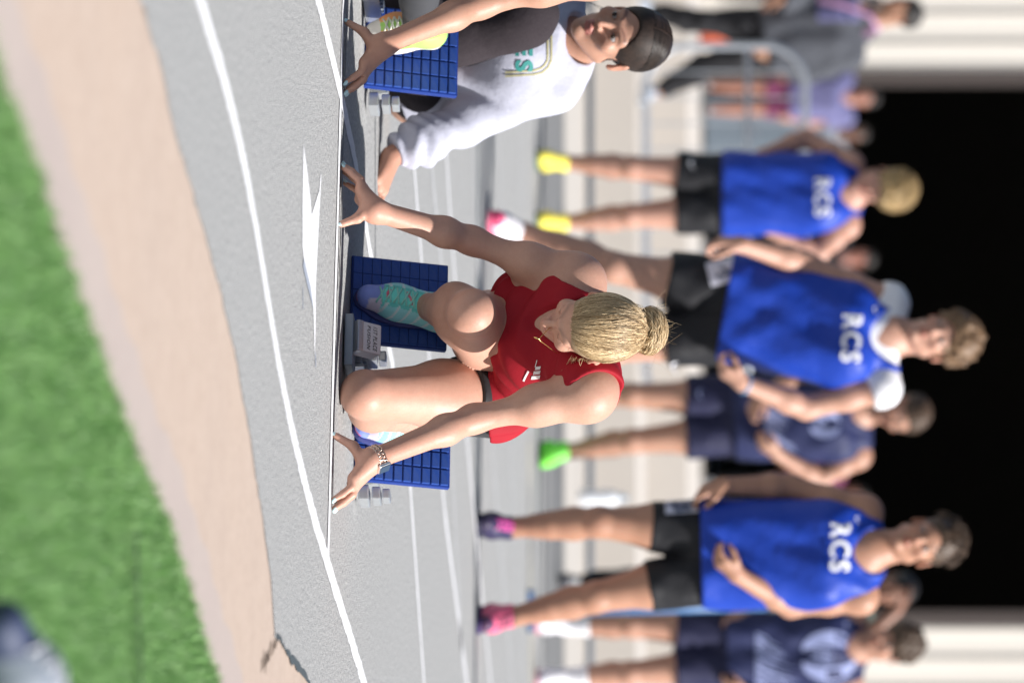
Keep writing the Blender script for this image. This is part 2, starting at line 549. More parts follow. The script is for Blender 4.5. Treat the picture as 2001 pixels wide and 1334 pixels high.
# the near lane line as read from the photo, then the others parallel to it
_pA = np.array([(-150, 345), (0, 391), (300, 470), (660, 538), (752, 553), (932, 587), (1012, 610), (1092, 640), (1167, 664), (1334, 709), (1700, 776)], float)
_cA = np.polyfit(_pA[:, 0] / 1000, _pA[:, 1], 6)
lineA = [G(u, np.polyval(_cA, u / 1000)) for u in np.linspace(-150, 1690, 24)]
for i in range(len(lineA) - 1): stripe('lane_line', lineA[i], lineA[i + 1] + nrm(lineA[i + 1] - lineA[i]) * 0.004, 0.05, m_white, 0.0010 + 0.0003 * (i % 2), seed=i)
lineB = [G(u, h) for u, h in [(-120, 590), (0, 621), (190, 667), (300, 691), (490, 722), (720, 768), (950, 801), (1334, 828), (1600, 846)]]
for i in range(len(lineB) - 1): stripe('lane_line', lineB[i], lineB[i + 1] + nrm(lineB[i + 1] - lineB[i]) * 0.004, 0.05, m_white, 0.0010 + 0.0003 * (i % 2), seed=20 + i)
for px, w, m in ([(160, 790), (320, 808), (700, 838), (1000, 868), (1334, 912)], 0.05, m_white), \
                ([(160, 826), (330, 843), (560, 866), (900, 882), (1334, 905)], 0.06, m_faint), \
                ([(160, 862), (330, 873), (800, 906), (1334, 958)], 0.055, m_white), \
                ([(160, 918), (420, 928), (900, 962), (1334, 1000)], 0.06, m_faint), \
                ([(160, 968), (560, 985), (1000, 1003), (1400, 1018)], 0.07, m_faint), \
                ([(160, 1012), (600, 1024), (1400, 1044)], 0.08, m_faint):
    q = [G(u, h) for u, h in px]
    q = [q[0] + (q[0] - q[1])] + q + [q[-1] + (q[-1] - q[-2]) * 2]
    for i in range(len(q) - 1): stripe('lane_line', q[i], q[i + 1], w, m, 0.0012 + 0.0003 * (i % 2), seed=40 + i, steps=20)
stripe('yellow_line', G(860, 1033), G(1500, 1040), 0.12, m_yellow, 0.0012, seed=60, steps=20)
# start line, the ragged dark joint behind it and the wider joints farther back
stripe('start_line', T(-2.0, 0.0), T(_ := float((G(1086, 640) - START) @ ACROSS), 0.0), 0.052, m_white, 0.0018, 0.002, seed=70)
stripe('joint', T(-2.0, 0.062), T(1.02, 0.062), 0.010, m_crack, 0.0006, 0.006, seed=71)
stripe('joint', T(-1.6, 0.118), T(0.66, 0.112), 0.008, m_crack, 0.0006, 0.004, seed=72)
stripe('joint', G(60, 733), G(600, 733), 0.02, m_teal, 0.0006, 0.003, seed=73)
stripe('joint', G(-200, 938), G(1600, 926), 0.16, m_teal, 0.0006, 0.012, seed=74, steps=60)
# half-arrow relay mark in front of the start line
ar = [(280, 593), (330, 600), (390, 607), (420, 609), (372, 624), (334, 627), (350, 628), (420, 624), (500, 620), (560, 617), (640, 617), (707, 615), (640, 613.5), (600, 612), (560, 606), (530, 596), (500, 593), (480, 591), (400, 591)]
mesh('arrow_mark', [G(u, h, 0.0010) for u, h in ar], [tuple(range(len(ar)))], m_white, TRACK)
m_blue = mat('faded_blue_paint', (0.30, 0.34, 0.42), 0.8, noise=[(120, 0.6, (0.27, 0.28, 0.30))])
mesh('arrow_blue_mark', [G(u, h, 0.0016) for u, h in [(505, 594), (560, 607), (604, 612.5), (560, 601), (520, 592)]], [(0, 1, 2, 3, 4)], m_blue, TRACK)  # narrow grey-blue sliver along the notch of the arrow
stripe('blue_mark', G(560, 591), G(604, 591.5), 0.012, m_blue, 0.0010, seed=75)
stripe('blue_mark', G(690, 615), G(716, 616), 0.016, m_blue, 0.0016, seed=76)
# crack in the sandy strip where the track edge breaks away, dark broken track edge
m_dirt = mat('dark_dirt', (0.24, 0.18, 0.14), 0.95, noise=[(60, 0.5, (0.25, 0.19, 0.15))])
def dirt(a, b, w, seed):
    rr = np.random.default_rng(seed); k = 14; v = []
    t = nrm(b - a); n_ = np.array((-t[1], t[0], 0))
    for i in range(k + 1):
        q = a + (b - a) * i / k + n_ * rr.normal() * w * 0.35
        ww = w * math.sin(math.pi * (i + 0.3) / (k + 0.6)) * rr.uniform(0.5, 1.2) / 2
        v += [q - n_ * ww, q + n_ * ww]
    return mesh('dirt_crack', [(p[0], p[1], -0.0005) for p in v], [(2 * i, 2 * i + 1, 2 * i + 3, 2 * i + 2) for i in range(k)], m_dirt, bpy.data.objects['sandy_strip'])
dirt(G(1245, 545), G(1310, 512), 0.028, 1); dirt(G(1275, 528), G(1300, 510), 0.02, 2); dirt(G(1250, 535), G(1268, 538), 0.02, 3)
stripe('broken_edge', G(1236, 540), G(1262, 553), 0.009, m_teal, 0.0010, 0.004, seed=77, steps=8)
stripe('broken_edge', G(1262, 553), G(1334, 605), 0.011, m_teal, 0.0014, 0.005, seed=78, steps=14)
dirt(G(0, 279), G(22, 286), 0.02, 5)

# concrete terrace in two steps
m_terr = mat('terrace_concrete', (0.55, 0.505, 0.46), 0.85, noise=[(0.9, 0.4, (0.48, 0.44, 0.40)), (20, 0.25, (0.60, 0.56, 0.51))], bump=[(30, 0.2, 0.004)])
m_nose = mat('step_edge_paint', (0.45, 0.50, 0.57), 0.7)
for i, (d0, d1, z) in enumerate(((31.0, 34.0, 0.33), (34.0, 75.0, 0.615))):
    for j in range(10):       # cast in lengths with narrow joints
        x0 = -15 + j * 3.0
        MB().box(((x0 + 1.5), (d0 + d1) / 2, z / 2 - 0.05), (1.497, (d1 - d0) / 2 - 0.001, z / 2 + 0.05), bev=0.012).build('step_block', m_terr, None)
        o = bpy.data.objects[-1] if False else None
blocks = [o for o in COL.objects if o.name.startswith('step_block')]
terr = blocks[0]
terr.name = 'terrace'; terr['kind'] = 'structure'
for o in blocks[1:]:
    o.parent = terr

# pipe lying along the foot of the terrace
m_pipe = mat('dark_pipe', (0.13, 0.16, 0.20), 0.5, metal=0.4, noise=[(8, 0.4, (0.12, 0.13, 0.14))])
mb = MB().tube([(-13, 30.2, 0.062), (13, 30.2, 0.062)], 0.022, 10)
pp = thing('pipe_rail', (0, 30.2, 0.008), 'long dark steel pipe rail low along the foot of the concrete steps', 'rail')
mb.build('pipe', m_pipe, pp, True)
for x in (-9, -5.5, -2, 1.6, 5, 9): MB().box((x, 30.2, 0.026), (0.03, 0.03, 0.018)).build('foot', m_pipe, pp)

# ------------------------------------------------------------------ the shed with its open door
SH = 52.0
m_wall = mat('cream_metal_siding', (0.78, 0.745, 0.69), 0.5, noise=[(0.8, 0.25, (0.72, 0.685, 0.63))])
m_frame = mat('door_frame_paint', (0.075, 0.06, 0.056), 0.6)
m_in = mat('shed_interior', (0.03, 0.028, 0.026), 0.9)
m_roof = mat('shed_roof', (0.25, 0.25, 0.25), 0.6)
shed = thing('storage_shed', (0, SH, 0.615), 'cream metal shed with a tall open doorway, black inside', 'shed')
xl, xr = P(140, 1600, SH)[0], P(1222, 1600, SH)[0]
fw = 0.15
ztop, zd, z0 = 6.6, 5.6, 0.615
pw = 0.30
def panels(x0, x1, zb, zt):
    n = max(1, int(round((x1 - x0) / pw))); w = (x1 - x0) / n
    for i in range(n):
        c = x0 + (i + 0.5) * w
        mb = MB()
        mb.box((c, SH, (zb + zt) / 2), (w / 2 - 0.004, 0.012, (zt - zb) / 2))
        mb.box((c - w * 0.36, SH - 0.024, (zb + zt) / 2), (0.02, 0.012, (zt - zb) / 2 - 0.002))
        mb.build('siding_panel', m_wall, shed)
panels(-9.0, xl - 0.002, z0, ztop); panels(xr + 0.002, 9.0, z0, ztop); panels(xl, xr, zd + fw, ztop)
for x in (xl + fw / 2, xr - fw / 2):
    MB().box((x, SH - 0.012, (z0 + zd) / 2), (fw / 2, 0.03, (zd - z0) / 2), bev=0.006).build('door_jamb', m_frame, shed)
MB().box(((xl + xr) / 2, SH - 0.02, zd + fw / 2), ((xr - xl) / 2, 0.09, fw / 2)).build('door_head', m_frame, shed)
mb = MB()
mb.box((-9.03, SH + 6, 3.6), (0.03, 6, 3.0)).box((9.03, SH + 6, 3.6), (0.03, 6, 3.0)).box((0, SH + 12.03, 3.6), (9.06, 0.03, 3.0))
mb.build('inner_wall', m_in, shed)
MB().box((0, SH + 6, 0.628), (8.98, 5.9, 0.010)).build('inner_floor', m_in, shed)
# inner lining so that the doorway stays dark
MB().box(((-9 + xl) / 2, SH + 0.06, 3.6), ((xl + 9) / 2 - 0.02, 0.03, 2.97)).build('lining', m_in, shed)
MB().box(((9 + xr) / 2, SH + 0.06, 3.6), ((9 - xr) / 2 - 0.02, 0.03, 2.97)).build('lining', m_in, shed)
MB().box((0, SH + 5.6, 6.66), (9.5, 6.7, 0.05)).build('roof', m_roof, shed)
# ================================================================== bodies
def frame(fwd, up):
    f = nrm(fwd); r = nrm(np.cross(f, up)); u = np.cross(r, f)
    return np.array([r, f, u])          # rows: right, forward, up
# ---- head in its own space: x right, y forward, z up, metres for an adult head of 0.23
def head_parts(fem=False, jaw=1.0):
    cr = ell((0, -0.012, 0.034), (0.0755, 0.097, 0.084))
    face = ell((0, 0.028, -0.030), (0.0605 if not fem else 0.058, 0.066, 0.088))
    hd = U(0.03, cr, face)
    j = 0.052 * jaw
    hd = U(0.022, hd, rc((-j, 0.005, -0.066), (-0.012, 0.068, -0.104), 0.022, 0.018), rc((j, 0.005, -0.066), (0.012, 0.068, -0.104), 0.022, 0.018))
    hd = U(0.016, hd, sph((0, 0.079, -0.103), 0.016), sph((-0.042, 0.064, -0.028), 0.022), sph((0.042, 0.064, -0.028), 0.022))
    hd = U(0.014, hd, rc((-0.042, 0.074, 0.016), (-0.010, 0.090, 0.012), 0.010, 0.009), rc((0.042, 0.074, 0.016), (0.010, 0.090, 0.012), 0.010, 0.009))
    for s in (-1, 1):
        hd = SUB(hd, ell((s * 0.031, 0.103, -0.004), (0.019, 0.022, 0.0115)), 0.014)
    hd = U(0.010, hd, rc((0, 0.090, 0.002), (0, 0.112, -0.037), 0.0065, 0.0095))
    hd = U(0.007, hd, sph((-0.0115, 0.100, -0.042), 0.0075), sph((0.0115, 0.100, -0.042), 0.0075))
    # lids
    for s in (-1, 1):
        lid = SUB(sph((s * 0.031, 0.078, -0.004), 0.0145), rbox((s * 0.031, 0.092, -0.0055), (0.0130, 0.012, 0.0036), 0.0028, np.eye(3)), 0.002)
        hd = U(0.004, hd, lid)
    # lips
    up = U(0.005, rc((-0.020, 0.084, -0.0675), (-0.005, 0.0965, -0.0645), 0.003, 0.0058), rc((0.020, 0.084, -0.0675), (0.005, 0.0965, -0.0645), 0.003, 0.0058))
    lo = rc((-0.010, 0.0915, -0.0755), (0.010, 0.0915, -0.0755), 0.0062, 0.0062)
    lo = U(0.006, lo, rc((-0.019, 0.084, -0.0705), (-0.01, 0.0905, -0.075), 0.003, 0.0055), rc((0.019, 0.084, -0.0705), (0.01, 0.0905, -0.075), 0.003, 0.0055))
    hd = U(0.005, hd, MIN(up, lo))
    # ears
    for s in (-1, 1):
        ax = frame((s * 0.25, 1, 0.0), (0, 0.12, 1))
        e = SUB(ell((s * 0.0805, -0.010, -0.012), (0.0085, 0.0185, 0.032), ax), ell((s * 0.089, -0.004, -0.008), (0.006, 0.010, 0.018), ax), 0.004)
        e = U(0.004, e, ell((s * 0.079, -0.002, -0.036), (0.006, 0.009, 0.010), ax))
        hd = U(0.006, hd, e)
    return hd
HEAD_M, HEAD_F = head_parts(False), head_parts(True, 0.93)
def face_paint(v, col, hc, ax, s, brow, lip, fem=False, hairc=None, shade=0.0):
    L = (v - hc) @ np.asarray(ax).T / s
    x, y, z = L[:, 0], L[:, 1], L[:, 2]
    inh = (np.abs(x) < 0.1) & (np.abs(y) < 0.14) & (np.abs(z) < 0.14)
    def mixc(w, c): col[:] = col * (1 - w[:, None]) + np.asarray(c) * w[:, None]
    g = lambda d, w: np.exp(-(d / w) ** 2)
    front = inh & (y > 0.06)
    bx = np.abs(x)
    bz = 0.0175 + 0.008 * np.sin(np.clip((bx - 0.010) / 0.042, 0, 1) * 2.4) - 0.02 * np.clip(bx - 0.040, 0, 1)
    w = front * np.clip((bx - 0.008) / 0.006, 0, 1) * np.clip((0.052 - bx) / 0.008, 0, 1) * g(z - bz, 0.0042 if fem else 0.0055)
    mixc(w * 0.85, brow)
    lz = np.where(z > -0.0695, (z + 0.0655) / 0.0062, (z + 0.0735) / 0.0085)
    w = front * (np.abs(lz) < 1.15) * np.clip((0.0235 - bx) / 0.004, 0, 1)
    mixc(w * 0.8, lip)
    w = front * g(z + 0.0697, 0.0013) * np.clip((0.022 - bx) / 0.004, 0, 1)
    mixc(w * 0.75, np.asarray(lip) * 0.25)
    # lash line and eye rim
    ez = -0.0008 - 0.30 * (bx - 0.031) ** 2 / 0.0135
    w = front * g(z - ez, 0.0022 if fem else 0.0016) * np.clip((0.0155 - np.abs(bx - 0.031)) / 0.003, 0, 1)
    mixc(w * 0.85, (0.03, 0.02, 0.018))
    # cheeks, nose tip and ears a little redder
    w = inh * (g(np.hypot(bx - 0.042, z + 0.035), 0.022) * (y > 0.05) * 0.22 + g(np.hypot(x, z + 0.036), 0.012) * (y > 0.09) * 0.25 + (bx > 0.079) * 0.3)
    mixc(np.clip(w, 0, 1), col.mean(0) * np.array((1.12, 0.72, 0.66)))
    w = front * g(np.hypot(np.abs(bx - 0.009), z + 0.0475), 0.0035) * (y > 0.092)
    mixc(w * 0.8, (0.06, 0.025, 0.02))
m_skin = mat('skin', vcol=True, rough=0.5, sss=0.12, spec=0.42, noise=[(16, 0.20, (0.40, 0.185, 0.13)), (60, 0.16, (0.42, 0.20, 0.145)), (220, 0.12, (0.34, 0.16, 0.11))], bump=[(260, 0.18, 0.002), (40, 0.12, 0.006)])
m_eye = mat('eye_white', (0.36, 0.33, 0.32), 0.3)
m_iris = mat('iris', (0.035, 0.022, 0.015), 0.15)
def eyes(hc, ax, s, parent, look=(0, 1, 0)):
    lk = nrm(np.asarray(look))
    for sg in (-1, 1):
        c = np.asarray(hc) + s * (np.array((sg * 0.031, 0.078, -0.005)) @ ax)
        e = sdf_mesh('eye', sph(c, 0.0128 * s), [c], 0.02 * s, 0.003, m_eye, parent, smooth_iter=0)
        d = nrm(lk @ ax)
        c2 = c + d * 0.0095 * s
        sdf_mesh('iris', sph(c2, 0.0068 * s), [c2], 0.012 * s, 0.0016, m_iris, e, smooth_iter=0)

def hand(w, d, n, thumb, s=1.0, curl=0.6, spread=0.1, fist=False):
    """relaxed hand: wrist w, finger direction d, palm normal n, thumb side +1/-1 along d x n; list of finger solids and the palm"""
    d, n = nrm(d), np.asarray(n, float)
    n = nrm(n - d * np.dot(n, d)); q = np.cross(d, n) * thumb
    pt = lambda a, b, c: np.asarray(w) + s * (d * a + q * b + n * c)
    palm = U(0.016 * s, rc(pt(0.0, 0.010, 0), pt(0.075, 0.026, 0), 0.021 * s, 0.014 * s), rc(pt(0.0, -0.008, 0), pt(0.070, -0.026, 0), 0.020 * s, 0.0125 * s), rc(pt(0.02, 0, 0), pt(0.08, 0.0, 0), 0.020 * s, 0.0135 * s))
    out = []
    for i, (b, ln, r) in enumerate(((0.030, 0.072, 0.0092), (0.010, 0.080, 0.0095), (-0.010, 0.075, 0.009), (-0.028, 0.058, 0.008))):
        cur = pt(0.078 - 0.004 * i, b, 0); an = curl * (0.35 + 0.12 * i); seg = []
        for k, fr in enumerate((0.46, 0.30, 0.24)):
            dirv = d * math.cos(an) + n * math.sin(an) + q * (spread * (1.2 - i) * 0.5 if k == 0 else 0)
            nx = cur + nrm(dirv) * ln * fr * s
            seg.append(rc(cur, nx, r * s * (1 - 0.08 * k), r * s * (0.92 - 0.1 * k)))
            cur = nx; an += curl * (0.75 + 0.08 * i)
        out.append(U(0.004 * s, *seg))
    t0, t1, t2, t3 = pt(0.015, 0.022, 0.006), pt(0.048, 0.042, 0.018), pt(0.075, 0.046, 0.028 + 0.01 * curl), pt(0.098, 0.042, 0.034 + 0.02 * curl)
    out.append(U(0.008 * s, rc(t0, t1, 0.016 * s, 0.012 * s), rc(t1, t2, 0.0115 * s, 0.010 * s), rc(t2, t3, 0.0098 * s, 0.0078 * s)))
    return palm, out
def hand_union(arm, palm, fingers, s=1.0):
    base = U(0.02 * s, arm, palm)
    return MIN(*[U(0.009 * s, base, f) for f in fingers])

def person_sdf(J, S=1.0, fem=False, chub=1.0, arm=1.0):
    """J: joints -> SDF of the naked body split into groups"""
    J = {k: np.asarray(v, float) for k, v in J.items()}
    side = nrm(J['sr'] - J['sl']); hs = nrm(J['hr'] - J['hl'])
    spine = nrm(J['neck'] - J['pelvis'])
    fw = J.get('fwd'); fw = nrm(fw - spine * np.dot(fw, spine))
    fwp = nrm(J['fwd'])
    c = S * chub
    ch, wa, pe, nk = J['chest'], J['waist'], J['pelvis'], J['neck']
    tor = []
    rw, rcst = (0.075, 0.088) if fem else (0.088, 0.104)
    for sg in (-1, 1):
        tor.append(rc(wa + hs * sg * 0.052 * c, ch + side * sg * 0.068 * c, rw * c, rcst * c))
        tor.append(rc(pe + hs * sg * 0.068 * c, wa + hs * sg * 0.048 * c, 0.092 * c, rw * 0.98 * c))
        tor.append(sph(pe + hs * sg * 0.065 * c - fwp * 0.045 * c - spine * 0.03 * c, 0.09 * c))
        tor.append(sph(ch + side * sg * (0.066 if fem else 0.075) * c + fw * (0.060 if fem else 0.05) * c + spine * 0.015, (0.062 if fem else 0.066) * c))
    tor.append(rc(ch + spine * 0.05 * S, nk - spine * 0.02 * S, 0.095 * c, 0.06 * c))
    tor.append(rc(nk - spine * 0.03 * S, J['sl'], 0.056 * c, 0.047 * c)); tor.append(rc(nk - spine * 0.03 * S, J['sr'], 0.056 * c, 0.047 * c))
    torso = U(0.05 * S, *tor)
    G_ = {'torso': torso}
    nrad = 0.047 if fem else 0.056
    hb = J['head'] - J['hax'][2] * 0.05 * J['hs'] - J['hax'][1] * 0.025 * J['hs']
    G_['neck'] = U(0.03, rc(nk - spine * 0.02, hb, nrad * 1.12 * S, nrad * S))
    hd = XF(HEAD_F if fem else HEAD_M, J['head'], J['hax'], J['hs'])
    G_['head'] = hd
    ar = (0.040, 0.0345, 0.0365, 0.0235) if fem else (0.047, 0.040, 0.041, 0.0285)
    ar = tuple(q * arm for q in ar[:3]) + (ar[3],)
    for k in 'lr':
        s_, e_, w_ = J['s' + k], J['e' + k], J['w' + k]
        mid = e_ * 0.72 + w_ * 0.28
        up = s_ * 0.55 + e_ * 0.45
        G_['arm' + k] = U(0.03 * S, sph(s_, (0.050 if fem else 0.060) * S), rc(s_, up, ar[0] * 1.1 * S, ar[0] * S), rc(up, e_, ar[0] * S, ar[1] * S), rc(e_, mid, ar[1] * S, ar[2] * S), rc(mid, w_, ar[2] * S, ar[3] * S))
        h_, kn, an = J['h' + k], J['k' + k], J['a' + k]
        back = nrm(np.cross(hs, kn - h_)) if False else -fwp
        sh = nrm(an - kn); bk = back - sh * np.dot(back, sh)
        if np.linalg.norm(bk) < 0.2: bk = nrm(h_ - kn) - sh * np.dot(nrm(h_ - kn), sh)
        bk = nrm(bk)
        cf = kn * 0.70 + an * 0.30 + bk * 0.020 * S
        th = h_ * 0.6 + kn * 0.4
        lr = (0.086, 0.078, 0.053, 0.052, 0.034) if fem else (0.084, 0.076, 0.053, 0.053, 0.037)
        lr = [q * c for q in lr]
        shin = U(0.03 * S, rc(kn, kn * 0.5 + an * 0.5, lr[2] * 0.88, 0.043 * c), rc(kn * 0.9 + an * 0.1 + bk * 0.012, cf, 0.044 * c, lr[3]), rc(cf, kn * 0.32 + an * 0.68 + bk * 0.004, lr[3], 0.038 * c), rc(kn * 0.4 + an * 0.6, an, 0.039 * c, lr[4]))
        thigh = U(0.04 * S, rc(h_, th, lr[0], lr[1]), rc(th, kn, lr[1], lr[2]))
        knee = sph(kn + nrm(nrm(kn - h_) + nrm(kn - an)) * 0.012 * S, 0.045 * c)
        G_['thigh' + k] = thigh
        G_['leg' + k] = U(0.025 * S, thigh, shin, knee)
        if 't' + k in J:
            hl = an - nrm(J['t' + k] - an) * 0.02
            G_['foot' + k] = U(0.03, rc(an, an * 0.4 + J['t' + k] * 0.6, 0.036 * S, 0.032 * S), rc(an * 0.4 + J['t' + k] * 0.6, J['t' + k], 0.032 * S, 0.022 * S))
            G_['leg' + k] = U(0.02, G_['leg' + k], G_['foot' + k])
    G_['side'], G_['hs'], G_['spine'], G_['fw'] = side, hs, spine, fw
    return G_, J
def body_sdf(Gp, hands=None):
    core = U(0.035, Gp['torso'], Gp['neck'])
    core = U(0.018, core, Gp['head'])
    limbs = []
    for k in 'lr':
        a = Gp['arm' + k]
        if hands and k in hands: a = hand_union(a, *hands[k])
        limbs.append(U(0.035, core, a))
        limbs.append(U(0.03, core, Gp['leg' + k]))
    return MIN(*limbs)
def joint_pts(J, keys=None):
    return [J[k] for k in (keys or [k for k in J if k not in ('hax', 'hs', 'fwd')])]
m_sole = mat('shoe_sole', vcol=True, rough=0.6, bump=[(200, 0.3, 0.002)])
m_shoe = mat('shoe_upper', vcol=True, rough=0.55, bump=[(500, 0.35, 0.0015)])
m_lace = mat('shoe_lace', (0.75, 0.75, 0.75), 0.7)
def shoe(parent, an, toe, upv, cols, S=1.0, vox=0.0045, laces=(0.75, 0.75, 0.75), sole=(0.8, 0.8, 0.8), label=None, paint=None):
    """running shoe round the foot from ankle an to toe; upv points away from the sole"""
    an, toe = np.asarray(an, float), np.asarray(toe, float)
    f = nrm(toe - an); u = np.asarray(upv, float); 
    # the foot's own forward: sole plane direction
    r = nrm(np.cross(f, u)); u = nrm(u - 0 * f)
    f = nrm(f - u * np.dot(f, u)); ax = np.array([np.cross(f, u), f, u])
    ln = float(np.dot(toe - an, f))              # ankle to toe along the sole
    q = lambda x, y, z: an + ax[0] * x * S + ax[1] * y + ax[2] * z * S
    hz = float(np.dot(toe - an, u)) / S          # toe height relative to the ankle
    b = hz - 0.004
    up = U(0.03 * S, rc(q(0, -0.045 * S, b + 0.030), q(0, ln * 0.45, b + 0.036), 0.033 * S, 0.036 * S), rc(q(0.004, ln * 0.45, b + 0.030), q(0.002, ln * 0.86, b + 0.018), 0.041 * S, 0.030 * S),
           rc(q(0, -0.005, -0.012), q(0, ln * 0.5, b + 0.045), 0.041 * S, 0.030 * S), rc(q(0, -0.04 * S, b + 0.03), q(0, -0.028 * S, -0.005), 0.032 * S, 0.028 * S))
    up = MAX(0.006, up, half(q(0, 0, b - 0.004), -ax[2]), half(q(0, -0.01, 0.012), ax[2] * 1.0 - ax[1] * 0.15))
    outl = U(0.03 * S, rc(q(0, -0.05 * S, b), q(0, ln * 0.3, b), 0.034 * S, 0.032 * S), rc(q(0.003, ln * 0.4, b), q(0.002, ln * 0.88, b), 0.042 * S, 0.034 * S), rc(q(0, 0.2 * ln, b), q(0, 0.6 * ln, b), 0.033 * S, 0.042 * S))
    so = MAX(0.005, OFF(outl, -0.003), half(q(0, 0, b + 0.004), ax[2]), half(q(0, 0, b - 0.020), -ax[2]))
    pts = [q(sx * 0.05, y, z) for sx in (-1, 1) for y in (-0.085 * S, ln + 0.05 * S) for z in (b - 0.03, 0.04)]
    def loc(v):
        L = (v - an) @ ax.T
        return L[:, 0] / S, L[:, 1] / max(ln, 0.05), L[:, 2] / S - b
    def cf(v):
        x, y, z = loc(v)
        c = np.tile(np.asarray(cols[0], float), (len(v), 1))
        if paint: paint(c, x, y, z)
        elif len(cols) > 1: c[(y > 0.85) | (y < -0.25)] = cols[1]
        return c
    o = sdf_mesh('shoe', up, pts, 0.02, vox, m_shoe, parent, cf, label)
    sdf_mesh('sole', so, pts, 0.02, vox, m_sole, o, lambda v: np.tile(np.asarray(sole, float), (len(v), 1)))
    if laces is not None:
        ml = mat('lace_%02d%02d%02d' % tuple(int(c * 99) for c in laces), laces, 0.7)
        mb = MB(); tree = bvh(o)
        for i in range(5):
            y = ln * (0.22 + 0.115 * i)
            for s in (-1, 1):
                pts_ = []
                for k in range(7):
                    xx = s * (k / 3 - 1) * 0.020
                    st = q(xx, y + 0.012 * k / 6, 0.12)
                    hit = tree.ray_cast(Vector(st), Vector(-ax[2]), 0.3)
                    pts_.append((np.array(hit[0]) if hit[0] is not None else q(xx, y, b + 0.05)) + ax[2] * 0.0012)
                mb.tube(pts_, 0.0026 * S, 5)
        mb.build('laces', ml, o, True)
    return o
# ================================================================== starting blocks
m_alu = mat('brushed_aluminium', (0.62, 0.64, 0.66), 0.35, metal=0.75, noise=[(60, 0.4, (0.50, 0.52, 0.55))])
m_alud = mat('dull_rail_metal', (0.30, 0.34, 0.40), 0.5, metal=0.5, noise=[(40, 0.4, (0.24, 0.27, 0.32))])
m_pad = mat('blue_rubber_pad', (0.010, 0.060, 0.34), 0.5, noise=[(30, 0.4, (0.018, 0.10, 0.46)), (9, 0.35, (0.05, 0.085, 0.26)), (110, 0.35, (0.07, 0.11, 0.28))], bump=[(300, 0.2, 0.001)])
m_pedal = mat('blue_pedal', (0.006, 0.035, 0.24), 0.5)
m_ink = mat('black_print', (0.02, 0.02, 0.02), 0.6)
m_panel = mat('pale_end_plate', (0.70, 0.70, 0.73), 0.4, metal=0.1)
def cell_mesh(w, h, bv=0.0018):
    b = MB().box((0, 0, 0), (w / 2, 0.004, h / 2), bev=bv)
    me = bpy.data.meshes.new('pad_cell')
    me.from_pydata([tuple(v) for v in b.v], [], b.f); me.update(); me.materials.append(m_pad)
    return me
PW, PH, NX, NZ = 0.205, 0.225, 5, 10
CELL = cell_mesh(PW / NX - 0.0035, PH / NZ - 0.0035)
CELL_FLAT = cell_mesh(PW / NX - 0.0012, PH / NZ - 0.0012, 0.0005)
def pedal(parent, base, lean, cell=None):
    """foot pedal: its lower edge at base, facing the start line and leaning back"""
    p0 = thing('x', base, None, None); bpy.data.objects.remove(p0)
    up = nrm(ZUP * math.cos(lean) + LANE * math.sin(lean)); nf = nrm(np.cross(up, ACROSS)) 
    if np.dot(nf, LANE) > 0: nf = -nf
    ax = np.array([ACROSS, -nf, up])
    c = np.asarray(base) + up * (PH / 2 + 0.006) - nf * 0.014
    o = MB().box(c, (PW / 2 + 0.003, 0.009, PH / 2 + 0.003), ax, bev=0.003).build('pedal', m_pedal, parent)
    for i in range(NX):
        for j in range(NZ):
            q = c + nf * 0.0105 + ACROSS * ((i + 0.5) / NX - 0.5) * PW + up * ((j + 0.5) / NZ - 0.5) * PH
            k = link('pad_cell', cell or CELL, o)
            M = Matrix(((ax[0][0], ax[1][0], ax[2][0]), (ax[0][1], ax[1][1], ax[2][1]), (ax[0][2], ax[1][2], ax[2][2]))).to_4x4()
            k.matrix_parent_inverse = Matrix.Identity(4)
            k.matrix_basis = Matrix.Translation(Vector(q) - Vector(world_loc(o) + Vector((0, 0, 0)) if False else Vector(parent.location))) @ M
            # the pedal mesh is written in place, so its own origin is the block's origin shifted back
            k.matrix_parent_inverse = o.matrix_parent_inverse.inverted() @ Matrix.Identity(4)
    # bracket that carries the pedal on the rail
    mb = MB()
    back = c - nf * 0.05
    mb.box(np.array((back[0], back[1], 0.030)), (0.085, 0.05, 0.022), ax=np.array([ACROSS, LANE, ZUP]), bev=0.004)
    mb.build('bracket', m_alu, parent)
    mb = MB()
    for k, (dz, hh) in enumerate(((0.016, 0.012), (0.045, 0.010), (0.068, 0.009))):
        qq = c - nf * 0.03 + ACROSS * (PW / 2 + 0.022) 
        mb.box(np.array((qq[0], qq[1], dz + 0.006)), (0.018 - 0.003 * k, 0.035 - 0.006 * k, hh), ax=np.array([ACROSS, LANE, ZUP]), bev=0.003)
    mb.build('adjuster', m_alu, parent)
    st = MB()
    st.tube([c - nf * 0.012 + up * PH * 0.25, back + LANE * 0.10 - ZUP * (back[2] - 0.04)], 0.008, 8)
    st.build('strut', m_alud, parent, True)
    return o
